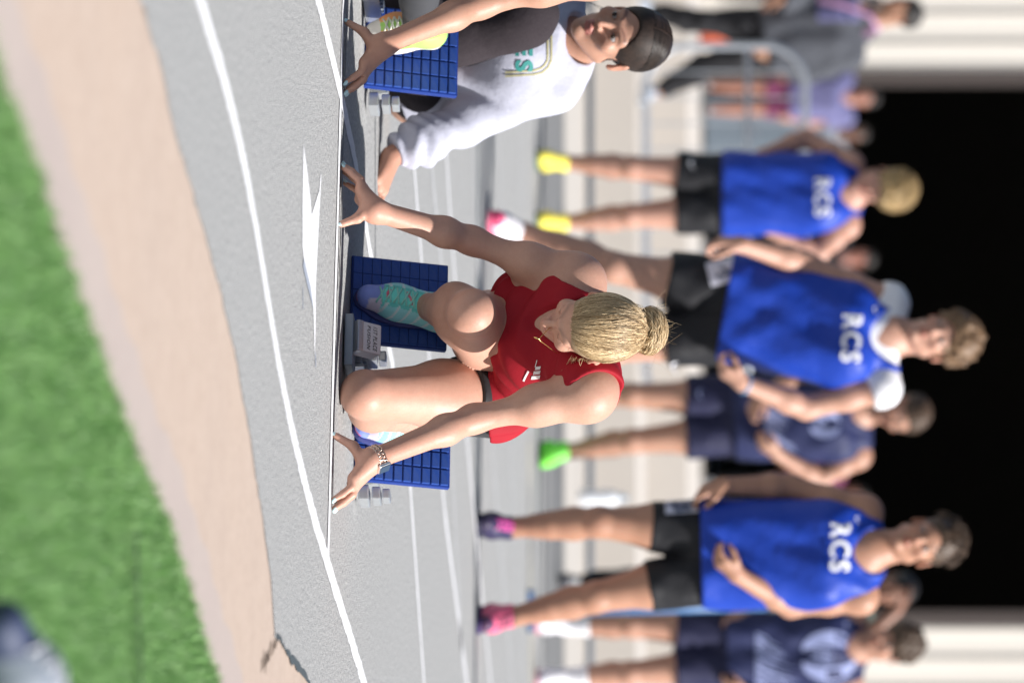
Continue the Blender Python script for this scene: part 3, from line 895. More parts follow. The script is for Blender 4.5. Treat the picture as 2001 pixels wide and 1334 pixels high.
def blocks(shift, label):
    off = np.asarray(shift, float)
    root = thing('starting_block', G(665, 690) + off, label, 'starting block', 'starting blocks on the start line')
    fr = G(661, 671) + off
    ax = np.array([ACROSS, LANE, ZUP])
    # rail with rack teeth
    MB().box(fr + LANE * 0.44 + ZUP * 0.020, (0.030, 0.36, 0.016), ax, bev=0.004).build('rail', m_alud, root)
    mb = MB()
    for i in range(30): mb.box(fr + LANE * (0.12 + 0.022 * i) + ACROSS * 0.0 + ZUP * 0.040, (0.012, 0.005, 0.0045), ax)
    o = mb.build('rack', m_alud, root)
    for s in (-1, 1):
        MB().box(fr + LANE * 0.42 + ACROSS * s * 0.036 + ZUP * 0.022, (0.004, 0.34, 0.020), ax, bev=0.002).build('side_rail', m_alu, root)
    # anchor plate and the printed end cap
    MB().box(fr + LANE * 0.02 + ACROSS * 0.01 + ZUP * 0.014, (0.062, 0.045, 0.010), ax, bev=0.003).build('anchor_plate', m_alud, root)
    lean = R(38)
    up = nrm(ZUP * math.cos(lean) + LANE * math.sin(lean)); nf = nrm(np.cross(ACROSS, up))
    if np.dot(nf, LANE) > 0: nf = -nf
    cax = np.array([ACROSS, -nf, up])
    c = fr + LANE * 0.012 + ZUP * 0.052
    cap = MB().box(c, (0.036, 0.020, 0.027), cax, bev=0.004).build('end_cap', m_panel, root)
    MB().box(c - up * 0.030 + nf * 0.004, (0.037, 0.017, 0.008), cax, bev=0.003).build('cap_lip', m_alu, cap)
    for txt, sz, dy in (('1ST PLACE', 0.0155, 0.009), ('FUSION', 0.0125, -0.008)):
        v2, f2 = text2d(txt, sz, 0.0002, 0.25)
        sx = 0.058 / (max(p[0] for p in v2) - min(p[0] for p in v2))
        mesh('lettering', [c + nf * 0.0206 + ACROSS * x * sx + up * (y + dy) for x, y in v2], f2, m_ink, cap)
    pedal(root, G(580, 684) + off, R(17), CELL_FLAT)
    pedal(root, G(850, 692) + off, R(17))
    return root
blocks((0, 0, 0), 'blue starting block under the red shirted runner')

# ================================================================== the runner in the red top
def runner(shift, label, spec):
    off = np.asarray(shift, float)
    p = lambda u, h, d: P(u, h, d) + off
    wl, wr = line_at(394) + LANE * 0.050 + ZUP * 0.079 + off, line_at(884) + LANE * 0.050 + ZUP * 0.089 + off
    hf = nrm((-0.10, -0.42, -0.92)); hu = nrm((-0.02, -0.90, 0.44))
    hax = frame(hf, hu)
    J = dict(head=p(640, 1160, 11.40), hax=hax, hs=0.925, neck=p(652, 1128, 11.56), chest=p(664, 1062, 11.66), waist=p(702, 1000, 11.86), pelvis=p(716, 985, 11.98),
             sl=p(551, 1127, 11.62), sr=p(770, 1152, 11.44), el=p(470, 922, 11.60), er=p(818, 925, 11.42), wl=wl, wr=wr,
             hl=p(655, 985, 11.90), hr=p(774, 962, 11.80), kl=p(612, 922, 11.48), kr=p(770, 714, 11.49), al=p(600, 838, 11.77), ar=p(822, 800, 11.84), fwd=-LANE)
    J.update({k_: p(*v_) for k_, v_ in spec.get('pose', {}).items()})
    Gp, J = person_sdf(J, 0.97, True, 1.0, 0.86)
    # fuller shoulders, thigh and calf
    _side = Gp['side']
    Gp['torso'] = U(0.07, Gp['torso'], rc(J['neck'] - Gp['spine'] * 0.02, J['sl'] * 0.92 + J['neck'] * 0.08, 0.058, 0.052), rc(J['neck'] - Gp['spine'] * 0.02, J['sr'] * 0.85 + J['neck'] * 0.15, 0.058, 0.054))
    for k_ in 'lr':
        s_, e_ = J['s' + k_], J['e' + k_]
        Gp['arm' + k_] = U(0.05, Gp['arm' + k_], rc(s_ * 0.9 + e_ * 0.1, s_ * 0.55 + e_ * 0.45, 0.043, 0.035))
    hl_, kl_ = J['hl'], J['kl']
    Gp['legl'] = U(0.03, Gp['legl'], rc(hl_ * 0.5 + kl_ * 0.5 + ACROSS * 0.03 - ZUP * 0.01, hl_ * 0.2 + kl_ * 0.8 + ACROSS * 0.030 - ZUP * 0.012, 0.078, 0.056), sph(kl_ * 0.62 + J['al'] * 0.38 - ACROSS * 0.022, 0.046), sph(kl_ * 0.62 + J['al'] * 0.38 + ACROSS * 0.024, 0.044))
    # hands bridged on the line
    def planted(w, base_u, s, spr):
        o = line_at(base_u) + LANE * 0.030 + off
        w_ = ACROSS * s
        q = lambda a, b, z: o + w_ * a + LANE * b + ZUP * z
        kn = [q(0.046, 0.012, 0.050), q(0.052, 0.030, 0.053), q(0.050, 0.048, 0.050), q(0.042, 0.062, 0.043)]
        tips = [q(0.098 * spr, 0.010, 0.0075), q(0.112 * spr, 0.032, 0.0075), q(0.106 * spr, 0.055, 0.0075), q(0.086 * spr, 0.074, 0.0075)]
        palm = U(0.016, rc(w, kn[0], 0.0215, 0.0135), rc(w, kn[1], 0.022, 0.0135), rc(w + LANE * 0.012, kn[2], 0.020, 0.0125), rc(w + LANE * 0.016, kn[3], 0.018, 0.0115))
        fs = []
        for k_, t_, r in zip(kn, tips, (0.0088, 0.0090, 0.0085, 0.0076)):
            m1 = k_ * 0.58 + t_ * 0.42 + ZUP * 0.013
            m2 = k_ * 0.25 + t_ * 0.75 + ZUP * 0.008
            fs.append(U(0.004, rc(k_, m1, r * 1.12, r), rc(m1, m2, r, r * 0.90), rc(m2, t_, r * 0.9, r * 0.74)))
        tt = q(-0.050 if s > 0 else -0.040, 0.004, 0.008)
        t0 = w * 0.62 + kn[0] * 0.38 - w_ * 0.012 - ZUP * 0.004
        t1 = t0 * 0.5 + tt * 0.5 - w_ * 0.006 + ZUP * 0.008
        fs.append(U(0.008, rc(t0, t1, 0.0155, 0.0108), rc(t1, tt, 0.0108, 0.0082)))
        nails = [(t_, nrm(t_ - k_), nrm(nrm(t_ - k_) * 0.45 + ZUP * 0.6 - LANE * 0.45)) for k_, t_ in zip(kn, tips)] + [(tt, nrm(tt - t1), nrm(-LANE + ZUP * 0.5))]
        return palm, fs, nails
    pl, fl, nl = planted(wl, 394, -1, 1.0); pr, fr_, nr = planted(wr, 884, 1, 0.97)
    body = body_sdf(Gp, {'l': (pl, fl), 'r': (pr, fr_)})
    root = thing('person', line_at(650) + LANE * 0.25 + off, label, 'person', spec['group'])
    skin = np.asarray(spec['skin'])
    def cf(v):
        c = np.tile(skin, (len(v), 1))
        for k_, w_ in (('kl', 0.06), ('kr', 0.06), ('er', 0.05), ('el', 0.05), ('wl', 0.11), ('wr', 0.11)):
            d = np.linalg.norm(v - J[k_], axis=1)
            g_ = np.exp(-(d / w_) ** 2)[:, None] * 0.35
            c = c * (1 - g_) + (skin * np.array((1.0, 0.80, 0.76))) * g_
        face_paint(v, c, J['head'], hax, 0.925, skin * 0.55, (0.5, 0.2, 0.18), True)
        return c
    pts = joint_pts(J)
    sdf_mesh('body', body, pts, 0.15, spec.get('vox', 0.0032), m_skin, root, cf)
    # nails
    m_nail = mat('painted_nail', (0.55, 0.74, 0.74), 0.2)
    for t_, d_, n_ in nl + nr:
        ax = frame(d_, n_)
        sdf_mesh('fingernail', ell(t_ + d_ * 0.002 + ax[2] * 0.0048, (0.0050, 0.0085, 0.0024), ax), [t_], 0.02, 0.0016, m_nail, root, smooth_iter=0)
    # ------- clothes
    sp_, side, hs, fw = Gp['spine'], Gp['side'], Gp['hs'], Gp['fw']
    def folds(pp):
        L = (pp - J['waist'].astype(np.float32))
        a = L @ sp_.astype(np.float32); b = L @ side.astype(np.float32)
        return np.sin(a * 120 + 2.2 * np.sin(b * 15 + 1) + b * 16) * np.clip(1.35 - np.abs(a - 0.12) * 4.0, 0.3, 1) + 0.4 * np.sin(a * 75 - b * 40)
    base = OFF(U(0.05, Gp['torso'], OFF(U(0.03, rc(J['hl'], J['hl'] * 0.9 + J['kl'] * 0.1, 0.085, 0.082), rc(J['hr'], J['hr'] * 0.9 + J['kr'] * 0.1, 0.096, 0.092)), -0.002)), 0.0065)
    top = WAVE(OFF(base, 0.0055), 0.0056, folds)
    # neck opening, arm holes, hem
    top = SUB(top, rc(J['neck'] + fw * 0.075 + sp_ * 0.075 + side * 0.012, J['neck'] + sp_ * 0.018 + fw * 0.125 + side * 0.024, 0.056, 0.040), 0.008)
    top = SUB(top, rc(J['neck'] + sp_ * 0.03, J['neck'] + sp_ * 0.2, 0.068, 0.09), 0.01)
    for k_, sg in (('sl', -1), ('sr', 1)):
        c_ = J[k_] + side * sg * 0.040
        top = SUB(top, rc(c_ + sp_ * 0.05 - fw * 0.02, c_ - sp_ * 0.062 + fw * 0.015, 0.088, 0.070), 0.008)
    hem = J['pelvis'] + sp_ * 0.112
    top = MAX(0.004, top, half(hem, -sp_ - fw * 0.12), half((0, 0, 0.325), (0, 0, -1)))
    o = sdf_mesh('tank_top', top, [J[k_] for k_ in ('neck', 'chest', 'waist', 'pelvis', 'sl', 'sr', 'hl', 'hr')], 0.17, spec.get('vox', 0.0034), spec['top'], root)
    tr = bvh(o)
    if spec.get('logo'):
        # three slanted bars on the chest and the small line of print beside them
        base_p = p(712, 1046, 11.45); into = nrm((0.05, 1, 0.0))
        rt, upv = np.array((1.0, 0, 0)), np.array((0, 0, 1.0))
        for i in range(3):
            v2, f2 = grid2d(0.0075, 0.019 - 0.004 * (2 - i), 2, 4, lambda x, y: (x - y * 0.35, y))
            a_ = math.radians(-16)
            v2 = [((x + i * 0.0105) * math.cos(a_) - y * math.sin(a_), (x + i * 0.0105) * math.sin(a_) + y * math.cos(a_)) for x, y in v2]
            decal('logo_bar', v2, f2, base_p + np.array((0.006, 0, 0.004)), rt, upv, into, tr, spec['print'], o, 0.002)
        v2, f2 = ribbon2d([(-0.012 + 0.004 * i, 0.002 - 0.0011 * i) for i in range(5)], [0.0008] * 5)
        decal('print_line', v2, f2, base_p, rt, upv, into, tr, spec['print'], o, 0.002)
        v2, f2 = ribbon2d([(0.012, -0.018), (0.022, -0.024), (0.034, -0.030)], [0.0022] * 3)
        decal('print_word', v2, f2, base_p, rt, upv, into, tr, spec['print'], o, 0.002)
    def shorts_leg(k_, t0, rad):
        h_, kn = J['h' + k_], J['k' + k_]
        e_ = h_ + (kn - h_) * t0
        f_ = U(0.05, rc(h_, e_, 0.092 * rad, 0.086 * rad), Gp['torso'])
        f_ = U(0.05, rc(h_, e_, 0.092 * rad, 0.086 * rad), MAX(0.004, Gp['torso'], half(J['pelvis'] + sp_ * 0.122, sp_)))
        return MAX(0.004, OFF(f_, 0.005), half(e_, nrm(kn - h_)))
    sh = MIN(shorts_leg('l', 0.26, 0.99), shorts_leg('r', 0.28, 1.0))
    so = sdf_mesh('shorts', sh, [J[k_] for k_ in ('pelvis', 'hl', 'hr')] + [J['hl'] * 0.6 + J['kl'] * 0.4, J['hr'] * 0.6 + J['kr'] * 0.4], 0.15, 0.0038, spec['shorts'], root)
    if spec.get('hip'):
        tr2 = bvh(so)
        v2, f2 = grid2d(0.060, 0.050, 8, 6)
        pc = J['hl'] + (J['kl'] - J['hl']) * 0.12
        into = nrm(ACROSS * 0.75 + LANE * 0.45 - ZUP * 0.55)
        rt = nrm(LANE * -0.9 + ACROSS * 0.3); upv = nrm(np.cross(rt, into))
        st = decal('hip_number', v2, f2, pc, rt, upv, into, tr2, spec['label_paper'], root, 0.004)
        v2, f2 = text2d('2', 0.05, 0.001)
        decal('numeral', v2, f2, pc, rt, upv, into, tr2, m_navy_ink, st, 0.0055)
    # shoes: toes down against the pedals
    for an, toe, lab in ((J['al'], p(580, 700, 11.80), None), (J['ar'], p(838, 702, 11.87), None)):
        upv = nrm(-LANE * 0.95 + ZUP * 0.25)
        toe = toe - upv * (np.dot(toe - an, upv) + 0.060)
        shoe(root, an + ZUP * 0.0, toe, upv, spec['shoe_cols'], 0.95, 0.0036, spec['laces'], spec['sole'], paint=spec.get('shoe_paint'))
    if spec.get('leggings'):
        for k_ in 'lr':
            sdf_mesh('legging', OFF(Gp['leg' + k_], 0.004), [J['h' + k_], J['k' + k_], J['a' + k_]], 0.12, 0.007, spec['leggings'], root)
    # ------- hair: cap, swept strands and bun
    hc, s_ = J['head'], 0.925
    hp = lambda x, y, z: hc + s_ * (np.array((x, y, z)) @ hax)
    cap = OFF(ell((0, -0.012, 0.034), (0.0765, 0.098, 0.085)), 0.0055)
    cap = SUB(cap, ell((0, 0.094, -0.050), (0.074, 0.070, 0.112)), 0.01)
    cap = MAX(0.01, cap, half((0, -0.02, -0.052), (0, 0.25, -1)))
    cap = SUB(cap, rc((-0.09, 0.0, -0.03), (0.09, 0.0, -0.03), 0.020, 0.020), 0.012)
    hr = sdf_mesh('hair', XF(cap, hc, hax, s_), [hc], 0.16, 0.004, spec['hair'], root)
    rr = np.random.default_rng(5)
    bun_c = np.array((0.004, -0.132, 0.034))
    mb = MB(); N = spec.get('strands', 3800)
    er = np.array((0.0825, 0.104, 0.091)); ec = np.array((0, -0.012, 0.034))
    for i in range(N):
        # root on the hairline, swept back over the crown to the bun
        th = rr.uniform(-1.72, 1.72)
        el_ = 0.37 - 0.27 * abs(th) ** 1.5 * 0.55 + rr.normal() * 0.03
        if rr.random() < 0.5: el_ += rr.uniform(0.0, 1.1)
        st = ec + er * np.array((math.sin(th) * math.cos(el_), math.cos(th) * math.cos(el_), math.sin(el_)))
        en = bun_c + np.array((rr.normal() * 0.016, 0.022, rr.normal() * 0.014))
        lift = 1 + abs(rr.normal()) * 0.014
        pts_ = []
        for k_ in range(10):
            t_ = k_ / 9
            q_ = st * (1 - t_) + en * t_ + np.array((0, 0, 0.5)) * 0 
            q_ = q_ + np.array((math.copysign(1, st[0]) * 0.02 * math.sin(math.pi * t_) * min(1, abs(st[0]) / 0.04), 0, 0.03 * math.sin(math.pi * t_)))
            w_ = (q_ - ec) / er
            nn = np.linalg.norm(w_)
            tgt = lift + 0.012 * math.sin(3 * t_ + i)
            q_ = ec + er * w_ / nn * (tgt if t_ < 0.88 else max(nn, tgt))
            pts_.append(hp(*q_))
        mb.tube(pts_, [0.00058 * (0.5 + 0.5 * min(1, 6 * k_ / 9)) for k_ in range(10)], 3, cap=False)
    mb.hair('strands', spec['strand_mat'], hr, 30, spec['shades'], rr)
    # bun: strands wound round it
    mb = MB(); bex = np.array((0.056, 0.040, 0.049))
    for i in range(spec.get('strands', 2600) // 4):
        n_ = nrm(np.array((rr.normal() * 0.35, 1.0, rr.normal() * 0.35 + 0.25)))
        x_ = nrm(np.cross(n_, (0.2, 0.1, 1))); y_ = np.cross(n_, x_)
        al_, a0, da = rr.uniform(0.25, 2.2), rr.uniform(0, 6.28), rr.uniform(0.12, 0.30)
        sw, lf = rr.normal() * 0.25, 1.0 + abs(rr.normal()) * 0.03 + (0.10 * rr.random() if rr.random() < 0.08 else 0)
        pts_ = []
        for k_ in range(9):
            t_ = a0 + da * k_; a_ = al_ + sw * k_ / 8
            q_ = -n_ * math.cos(a_) + math.sin(a_) * (x_ * math.cos(t_) + y_ * math.sin(t_))
            dent = 1 - 0.09 * math.exp(-((math.sin(t_ * 1.0 + al_ * 2.5)) / 0.25) ** 2)
            pts_.append(hp(*(bun_c + bex * q_ * lf * dent)))
        mb.tube(pts_, 0.00065, 3, cap=False)
    bn = sdf_mesh('bun', XF(NOISE(ell(bun_c, (0.053, 0.037, 0.046)), 0.004, 0.022, 5), hc, hax, s_), [hp(*bun_c)], 0.08, 0.0035, spec['hair'], root)
    mb.hair('bun_strands', spec['strand_mat'], bn, 27, spec['shades'], rr)
    # flyaway wisps
    mb = MB()
    for i in range(80):
        st = bun_c + np.array((rr.normal() * 0.03, -0.02, rr.normal() * 0.026))
        dv = nrm(np.array((rr.normal() * 0.8, -1.1 + rr.normal() * 0.5, rr.normal() * 0.6)))
        ln = abs(rr.normal()) * 0.022 + 0.008; bend = rr.normal(size=3) * 0.35
        mb.tube([hp(*(st + dv * ln * t_ + bend * ln * t_ * t_)) for t_ in (0, 0.25, 0.5, 0.75, 1)], [0.00028, 0.00026, 0.00022, 0.00016, 0.0001], 3, cap=False)
    for i in range(46):
        st = np.array((-0.078 + rr.normal() * 0.003, 0.028 + rr.normal() * 0.012, -0.006 + rr.normal() * 0.012))
        dv = np.array((-0.35 + rr.normal() * 0.18, -0.10 + rr.normal() * 0.1, -0.95 + rr.normal() * 0.2)); ln = rr.uniform(0.03, 0.062)
        cv = np.array((-0.5, -0.4, 0)) + rr.normal(size=3) * 0.4
        mb.tube([hp(*(st + dv * ln * t_ + cv * ln * 0.5 * t_ * t_)) for t_ in (0, 0.25, 0.5, 0.75, 1)], [0.00045, 0.00045, 0.0004, 0.0003, 0.00015], 3, cap=False)
    mb.hair('flyaway_hair', spec['strand_mat'], hr, 15, spec['shades'], rr)
    # earring
    if spec.get('jewels'):
        gold = m_gold
        e_ = hp(-0.082, -0.004, -0.045)
        MB().tube([e_ + 0.006 * np.array((math.cos(a_), 0.3 * math.cos(a_), math.sin(a_))) for a_ in np.linspace(0, 6.28, 14)[:-1]], 0.0012, 5, closed=True).build('earring', gold, root, True)
        # necklace hanging forward from the neck
        tip = p(663, 1052, 11.36)
        a0, b0 = hp(-0.045, -0.01, -0.115), hp(0.050, 0.0, -0.105)
        nk = [J['neck'] + sp_ * 0.045 + side * 0.060 * math.cos(a_) + fw * 0.055 * math.sin(a_) for a_ in np.linspace(math.pi * 1.05, -0.05 * math.pi, 9)]
        lft = p(632, 1082, 11.40); rgt = p(690, 1062, 11.42)
        ch_ = [lft + (tip - lft) * t_ for t_ in np.linspace(0, 1, 7)] + [tip + (rgt + np.array((0, 0, 0.03)) - tip) * t_ for t_ in np.linspace(0, 1, 7)[1:]]
        nk0 = J['neck'] + sp_ * 0.02 - side * 0.052 + fw * 0.02
        nk1 = J['neck'] + sp_ * 0.02 + side * 0.052 + fw * 0.02
        o = MB().tube([nk0] + ch_ + [nk1], 0.00085, 5).build('necklace', gold, root, True)
        MB().tube([tip + np.array((0.0, 0, 0.004)), tip + np.array((-0.003, 0, -0.004)), tip + np.array((-0.005, 0, -0.010))], [0.0015, 0.0022, 0.0010], 6).build('pendant', gold, o, True)
        # thin bracelet on one wrist
        d_ = nrm(J['el'] - J['wl']); x_ = nrm(np.cross(d_, ACROSS)); y_ = np.cross(d_, x_)
        c_ = J['wl'] + d_ * 0.008
        ring = [c_ + 0.0262 * (x_ * math.cos(a_) + y_ * math.sin(a_)) + d_ * 0.006 * math.sin(a_ + 0.6) for a_ in np.linspace(0, 6.283, 29)[:-1]]
        o = MB().tube(ring, 0.0011, 5, closed=True).build('bracelet', gold, root, True)
        mb = MB()
        for i in (2, 7, 12, 19, 24): mb.box(ring[i], (0.0022, 0.0022, 0.0022), bev=0.0008)
        mb.build('bead', gold, o)
        # watch with a chain-link strap on the other
        d_ = nrm(J['er'] - J['wr']); y_ = nrm(np.cross(d_, LANE)); x_ = np.cross(y_, d_)
        c_ = J['wr'] + d_ * 0.010
        mb = MB()
        NL = 22
        for row in (-1, 1):
            for i in range(NL):
                a_ = 6.283 * (i + 0.25 * row) / NL
                er_ = x_ * math.cos(a_) + y_ * math.sin(a_); et = -x_ * math.sin(a_) + y_ * math.cos(a_)
                q_ = c_ + er_ * 0.0285 + d_ * row * 0.0052
                lx = nrm(et + d_ * 0.5 * (1 if i % 2 else -1)); ly = nrm(np.cross(er_, lx))
                rg = [q_ + lx * 0.0054 * math.cos(b_) + ly * 0.0042 * math.sin(b_) for b_ in np.linspace(0, 6.283, 9)[:-1]]
                mb.tube(rg, 0.0014, 4, closed=True)
        o = mb.build('watch_strap', m_rose, root, True)
        out = nrm(ACROSS * 0.9 - LANE * 0.42); out = nrm(out - d_ * np.dot(out, d_))
        wx = np.cross(d_, out)
        MB().box(c_ + out * 0.031, (0.0155, 0.0125, 0.0042), np.array([d_, wx, out]), bev=0.003).build('watch_case', m_steel, o)
        MB().box(c_ + out * 0.0355, (0.0130, 0.0102, 0.0012), np.array([d_, wx, out]), bev=0.001).build('watch_glass', m_glass, o)
    return root, J, Gp
m_gold = mat('gold', (0.85, 0.58, 0.22), 0.25, metal=1.0)
m_rose = mat('rose_gold_chain', (0.86, 0.66, 0.54), 0.22, metal=1.0)
m_steel = mat('watch_steel', (0.80, 0.78, 0.76), 0.25, metal=0.9)
m_glass = mat('watch_glass', (0.045, 0.07, 0.11), 0.12)
m_navy_ink = mat('navy_print', (0.02, 0.05, 0.12), 0.6)
m_red = mat('red_sports_fabric', (0.33, 0.009, 0.020), 0.75, spec=0.25, noise=[(9, 0.25, (0.26, 0.006, 0.015))], bump=[(600, 0.2, 0.001), (50, 0.15, 0.004)])
m_blackf = mat('black_sports_fabric', (0.012, 0.012, 0.014), 0.6, sheen=0.1, bump=[(500, 0.2, 0.001)])
m_whitep = mat('white_print', (0.82, 0.82, 0.83), 0.6)
m_paper = mat('hip_number_paper', (0.50, 0.56, 0.78), 0.7, noise=[(30, 0.3, (0.35, 0.42, 0.66))])
m_blond = mat('blond_hair', (0.36, 0.26, 0.155), 0.5, noise=[(14, 0.7, (0.22, 0.15, 0.085)), (60, 0.5, (0.48, 0.36, 0.23))], bump=[(90, 0.4, 0.003)])
m_strand = mat('hair_strands', vcol=True, rough=0.42, spec=0.5)
def teal_paint(c, x, y, z):
    c[:] = (0.12, 0.62, 0.58)
    tongue = (np.abs(x) < 0.02) & (y < 0.75)
    c[tongue] = (0.16, 0.74, 0.66)
    side = (np.abs(x) > 0.028) & (y < 0.7)
    c[side] = (0.30, 0.74, 0.78)
    low = z < 0.016
    c[low] = (0.62, 0.72, 0.90)
    st = (np.abs(x) > 0.022) & (np.abs(((y * 6 + z * 12) % 1.0) - 0.5) < 0.10) & (y < 0.7)
    c[st] = (0.70, 0.80, 0.82)
    toe = (y > 0.70)
    c[toe] = (0.28, 0.36, 0.85)
    c[(y > 0.68) & (x < -0.012) & (y < 0.86)] = (0.72, 0.66, 0.80)
    c[(y > 1.0) & (z < 0.02)] = (0.75, 0.20, 0.42)
    c[(np.abs(x) < 0.012) & (np.abs(y - 0.62) < 0.03)] = (0.70, 0.10, 0.20)
    c[(np.abs(x) < 0.016) & (np.abs(y - 0.30 - x * 4) < 0.022)] = (0.75, 0.16, 0.22)
SKIN_F = (0.555, 0.322, 0.238)
runner_root, RJ, RG = runner((0, 0, 0), 'runner in a red tank top crouched in the blocks, blond hair in a bun',
    dict(skin=SKIN_F, top=m_red, shorts=m_blackf, logo=True, hip=True, jewels=True, print=m_whitep, label_paper=m_paper, shoe_cols=[(0.1, 0.5, 0.47)], shoe_paint=teal_paint,
         laces=(0.30, 0.70, 0.62), sole=(0.05, 0.06, 0.22), hair=m_blond, strand_mat=m_strand, shades=((0.26, 0.155, 0.068), (0.95, 0.74, 0.46)), group='runners set on the start line'))
# ================================================================== the second runner, mostly out of frame on the left
m_lime = None
def lime_paint(c, x, y, z):
    c[:] = (0.40, 0.72, 0.16)
    c[(y > 0.35) & (y < 0.85) & (np.abs(x) > 0.012)] = (0.90, 0.38, 0.14)
    c[(y > 0.85)] = (0.78, 0.74, 0.68)
    c[z < 0.014] = (0.80, 0.76, 0.72)
SHIFT2 = ACROSS * -0.992
blocks(SHIFT2, 'blue starting block under the runner whose arm is beside the grey sweatshirt girl')
m_greyleg = mat('grey_leggings', (0.045, 0.046, 0.052), 0.75, bump=[(300, 0.2, 0.001)])
m_dkhair = mat('dark_brown_hair', (0.022, 0.014, 0.011), 0.6, spec=0.3, noise=[(60, 0.5, (0.05, 0.03, 0.022))], bump=[(150, 0.4, 0.002)])
runner(SHIFT2, 'runner planting a bare arm beside the girl in the pale sweatshirt',
    dict(skin=(0.50, 0.285, 0.20), top=m_greyleg, shorts=m_greyleg, print=m_whitep, label_paper=m_paper, shoe_cols=[(0.4, 0.7, 0.2)], shoe_paint=lime_paint, strands=60, vox=0.005, pose=dict(sr=(738, 1152, 11.44), er=(806, 925, 11.42), kr=(680, 800, 11.45), hr=(640, 990, 11.85), hl=(530, 985, 11.9), pelvis=(585, 990, 12.0), waist=(590, 1010, 11.86)),
         laces=(0.7, 0.7, 0.6), sole=(0.80, 0.76, 0.72), hair=m_dkhair, strand_mat=m_strand, shades=((0.02, 0.012, 0.01), (0.06, 0.035, 0.025)), group='runners set on the start line', leggings=m_greyleg))

# ================================================================== standing people
def fabric(name, c, rough=0.75, wr=0.3, spec=0.3):
    return mat(name, c, rough, spec=spec, noise=[(6, 0.2, tuple(q * 0.75 for q in c))], bump=[(500, 0.25, 0.001), (22, wr, 0.02)])
m_royal = fabric('royal_blue_jersey', (0.010, 0.048, 0.38), 0.5)
m_navy = fabric('navy_jersey', (0.020, 0.026, 0.085), 0.6)
m_navysh = fabric('navy_shorts', (0.018, 0.019, 0.055), 0.65)
m_black = fabric('black_shorts', (0.012, 0.012, 0.015), 0.6)
m_whitec = fabric('white_cotton', (0.78, 0.77, 0.80), 0.8)
m_sweat = mat('pale_sweatshirt', (0.47, 0.475, 0.56), 0.9, spec=0.2, noise=[(120, 0.35, (0.39, 0.395, 0.48)), (5, 0.15, (0.42, 0.43, 0.52))], bump=[(350, 0.25, 0.0015), (16, 0.3, 0.02)])
m_char = mat('charcoal_fleece', (0.034, 0.027, 0.031), 0.95, spec=0.15, noise=[(180, 0.4, (0.05, 0.042, 0.046))], bump=[(14, 0.35, 0.02), (300, 0.3, 0.0015)])
m_grey = fabric('grey_hoodie', (0.075, 0.080, 0.095), 0.9)
m_dark = fabric('black_clothes', (0.02, 0.02, 0.023), 0.9)
m_lav = fabric('lavender_shirt', (0.15, 0.15, 0.30), 0.85)
m_pale = fabric('pale_grey_shirt', (0.25, 0.27, 0.31), 0.85)
m_maroon = fabric('maroon_shirt', (0.20, 0.05, 0.12), 0.85)
m_green = fabric('grey_green_shirt', (0.16, 0.21, 0.18), 0.85)
m_pink = fabric('pink_strap', (0.55, 0.30, 0.50), 0.7)
def folds_fn(J, spine, side, seed=0.0, freq=1.0):
    o = np.asarray(J['waist'], np.float32); s = spine.astype(np.float32); r = side.astype(np.float32)
    f = np.cross(s, r).astype(np.float32)
    def fn(p):
        L = p - o; a, b, c = L @ s, L @ r, L @ f
        return np.sin((b * 42 + a * 16 + 2 * np.sin(a * 9 + seed)) * freq + seed) * 0.6 + 0.5 * np.sin((a * 30 - b * 22 + c * 30) * freq + seed * 2) + 0.35 * np.sin((b * 70 - a * 25) * freq)
    return fn
def tank(J, Gp, S, hem, loose=0.018, neck=0.075, arm=0.082, sleeves=0.0, seed=0.0, amp=0.005, vneck=0.03):
    sp_, side, hs, fw = Gp['spine'], Gp['side'], Gp['hs'], Gp['fw']
    hemp = J['pelvis'] - sp_ * hem
    fs = [OFF(Gp['torso'], loose * 0.6)]
    for sg in (-1, 1):
        fs.append(rc(J['chest'] + side * sg * 0.070 * S + fw * 0.02, hemp + hs * sg * 0.076 * S + fw * 0.015, (0.100 + loose) * S, (0.098 + loose) * S))
    top = WAVE(U(0.05, *fs), amp, folds_fn(J, sp_, side, seed))
    if sleeves > 0:
        arms = []
        for k in 'lr':
            s_, e_ = J['s' + k], J['e' + k]
            cut = s_ + (e_ - s_) * sleeves if sleeves <= 1 else e_ + (J['w' + k] - e_) * (sleeves - 1)
            axis = nrm(e_ - s_) if sleeves <= 1 else nrm(J['w' + k] - e_)
            arms.append(MAX(0.004, NOISE(OFF(Gp['arm' + k], loose + 0.004), amp, 0.07, 4), half(cut, axis)))
        top = MIN(*[U(0.05, top, a) for a in arms])
    else:
        for k, sg in (('sl', -1), ('sr', 1)):
            c_ = J[k] + side * sg * 0.052 * S
            top = SUB(top, rc(c_ + sp_ * 0.03, c_ - sp_ * 0.105 * S, arm * S, (arm - 0.012) * S), 0.008)
    if neck:
        top = SUB(top, rc(J['neck'] + sp_ * 0.02 + fw * (0.02 + vneck), J['neck'] + sp_ * 0.25, neck * S, (neck + 0.05) * S), 0.008)
        top = SUB(top, rc(J['neck'] + sp_ * 0.0 + fw * 0.08, J['neck'] - sp_ * vneck + fw * 0.16, neck * 0.75 * S, neck * 0.7 * S), 0.01)
    return MAX(0.004, top, half(hemp, -sp_))
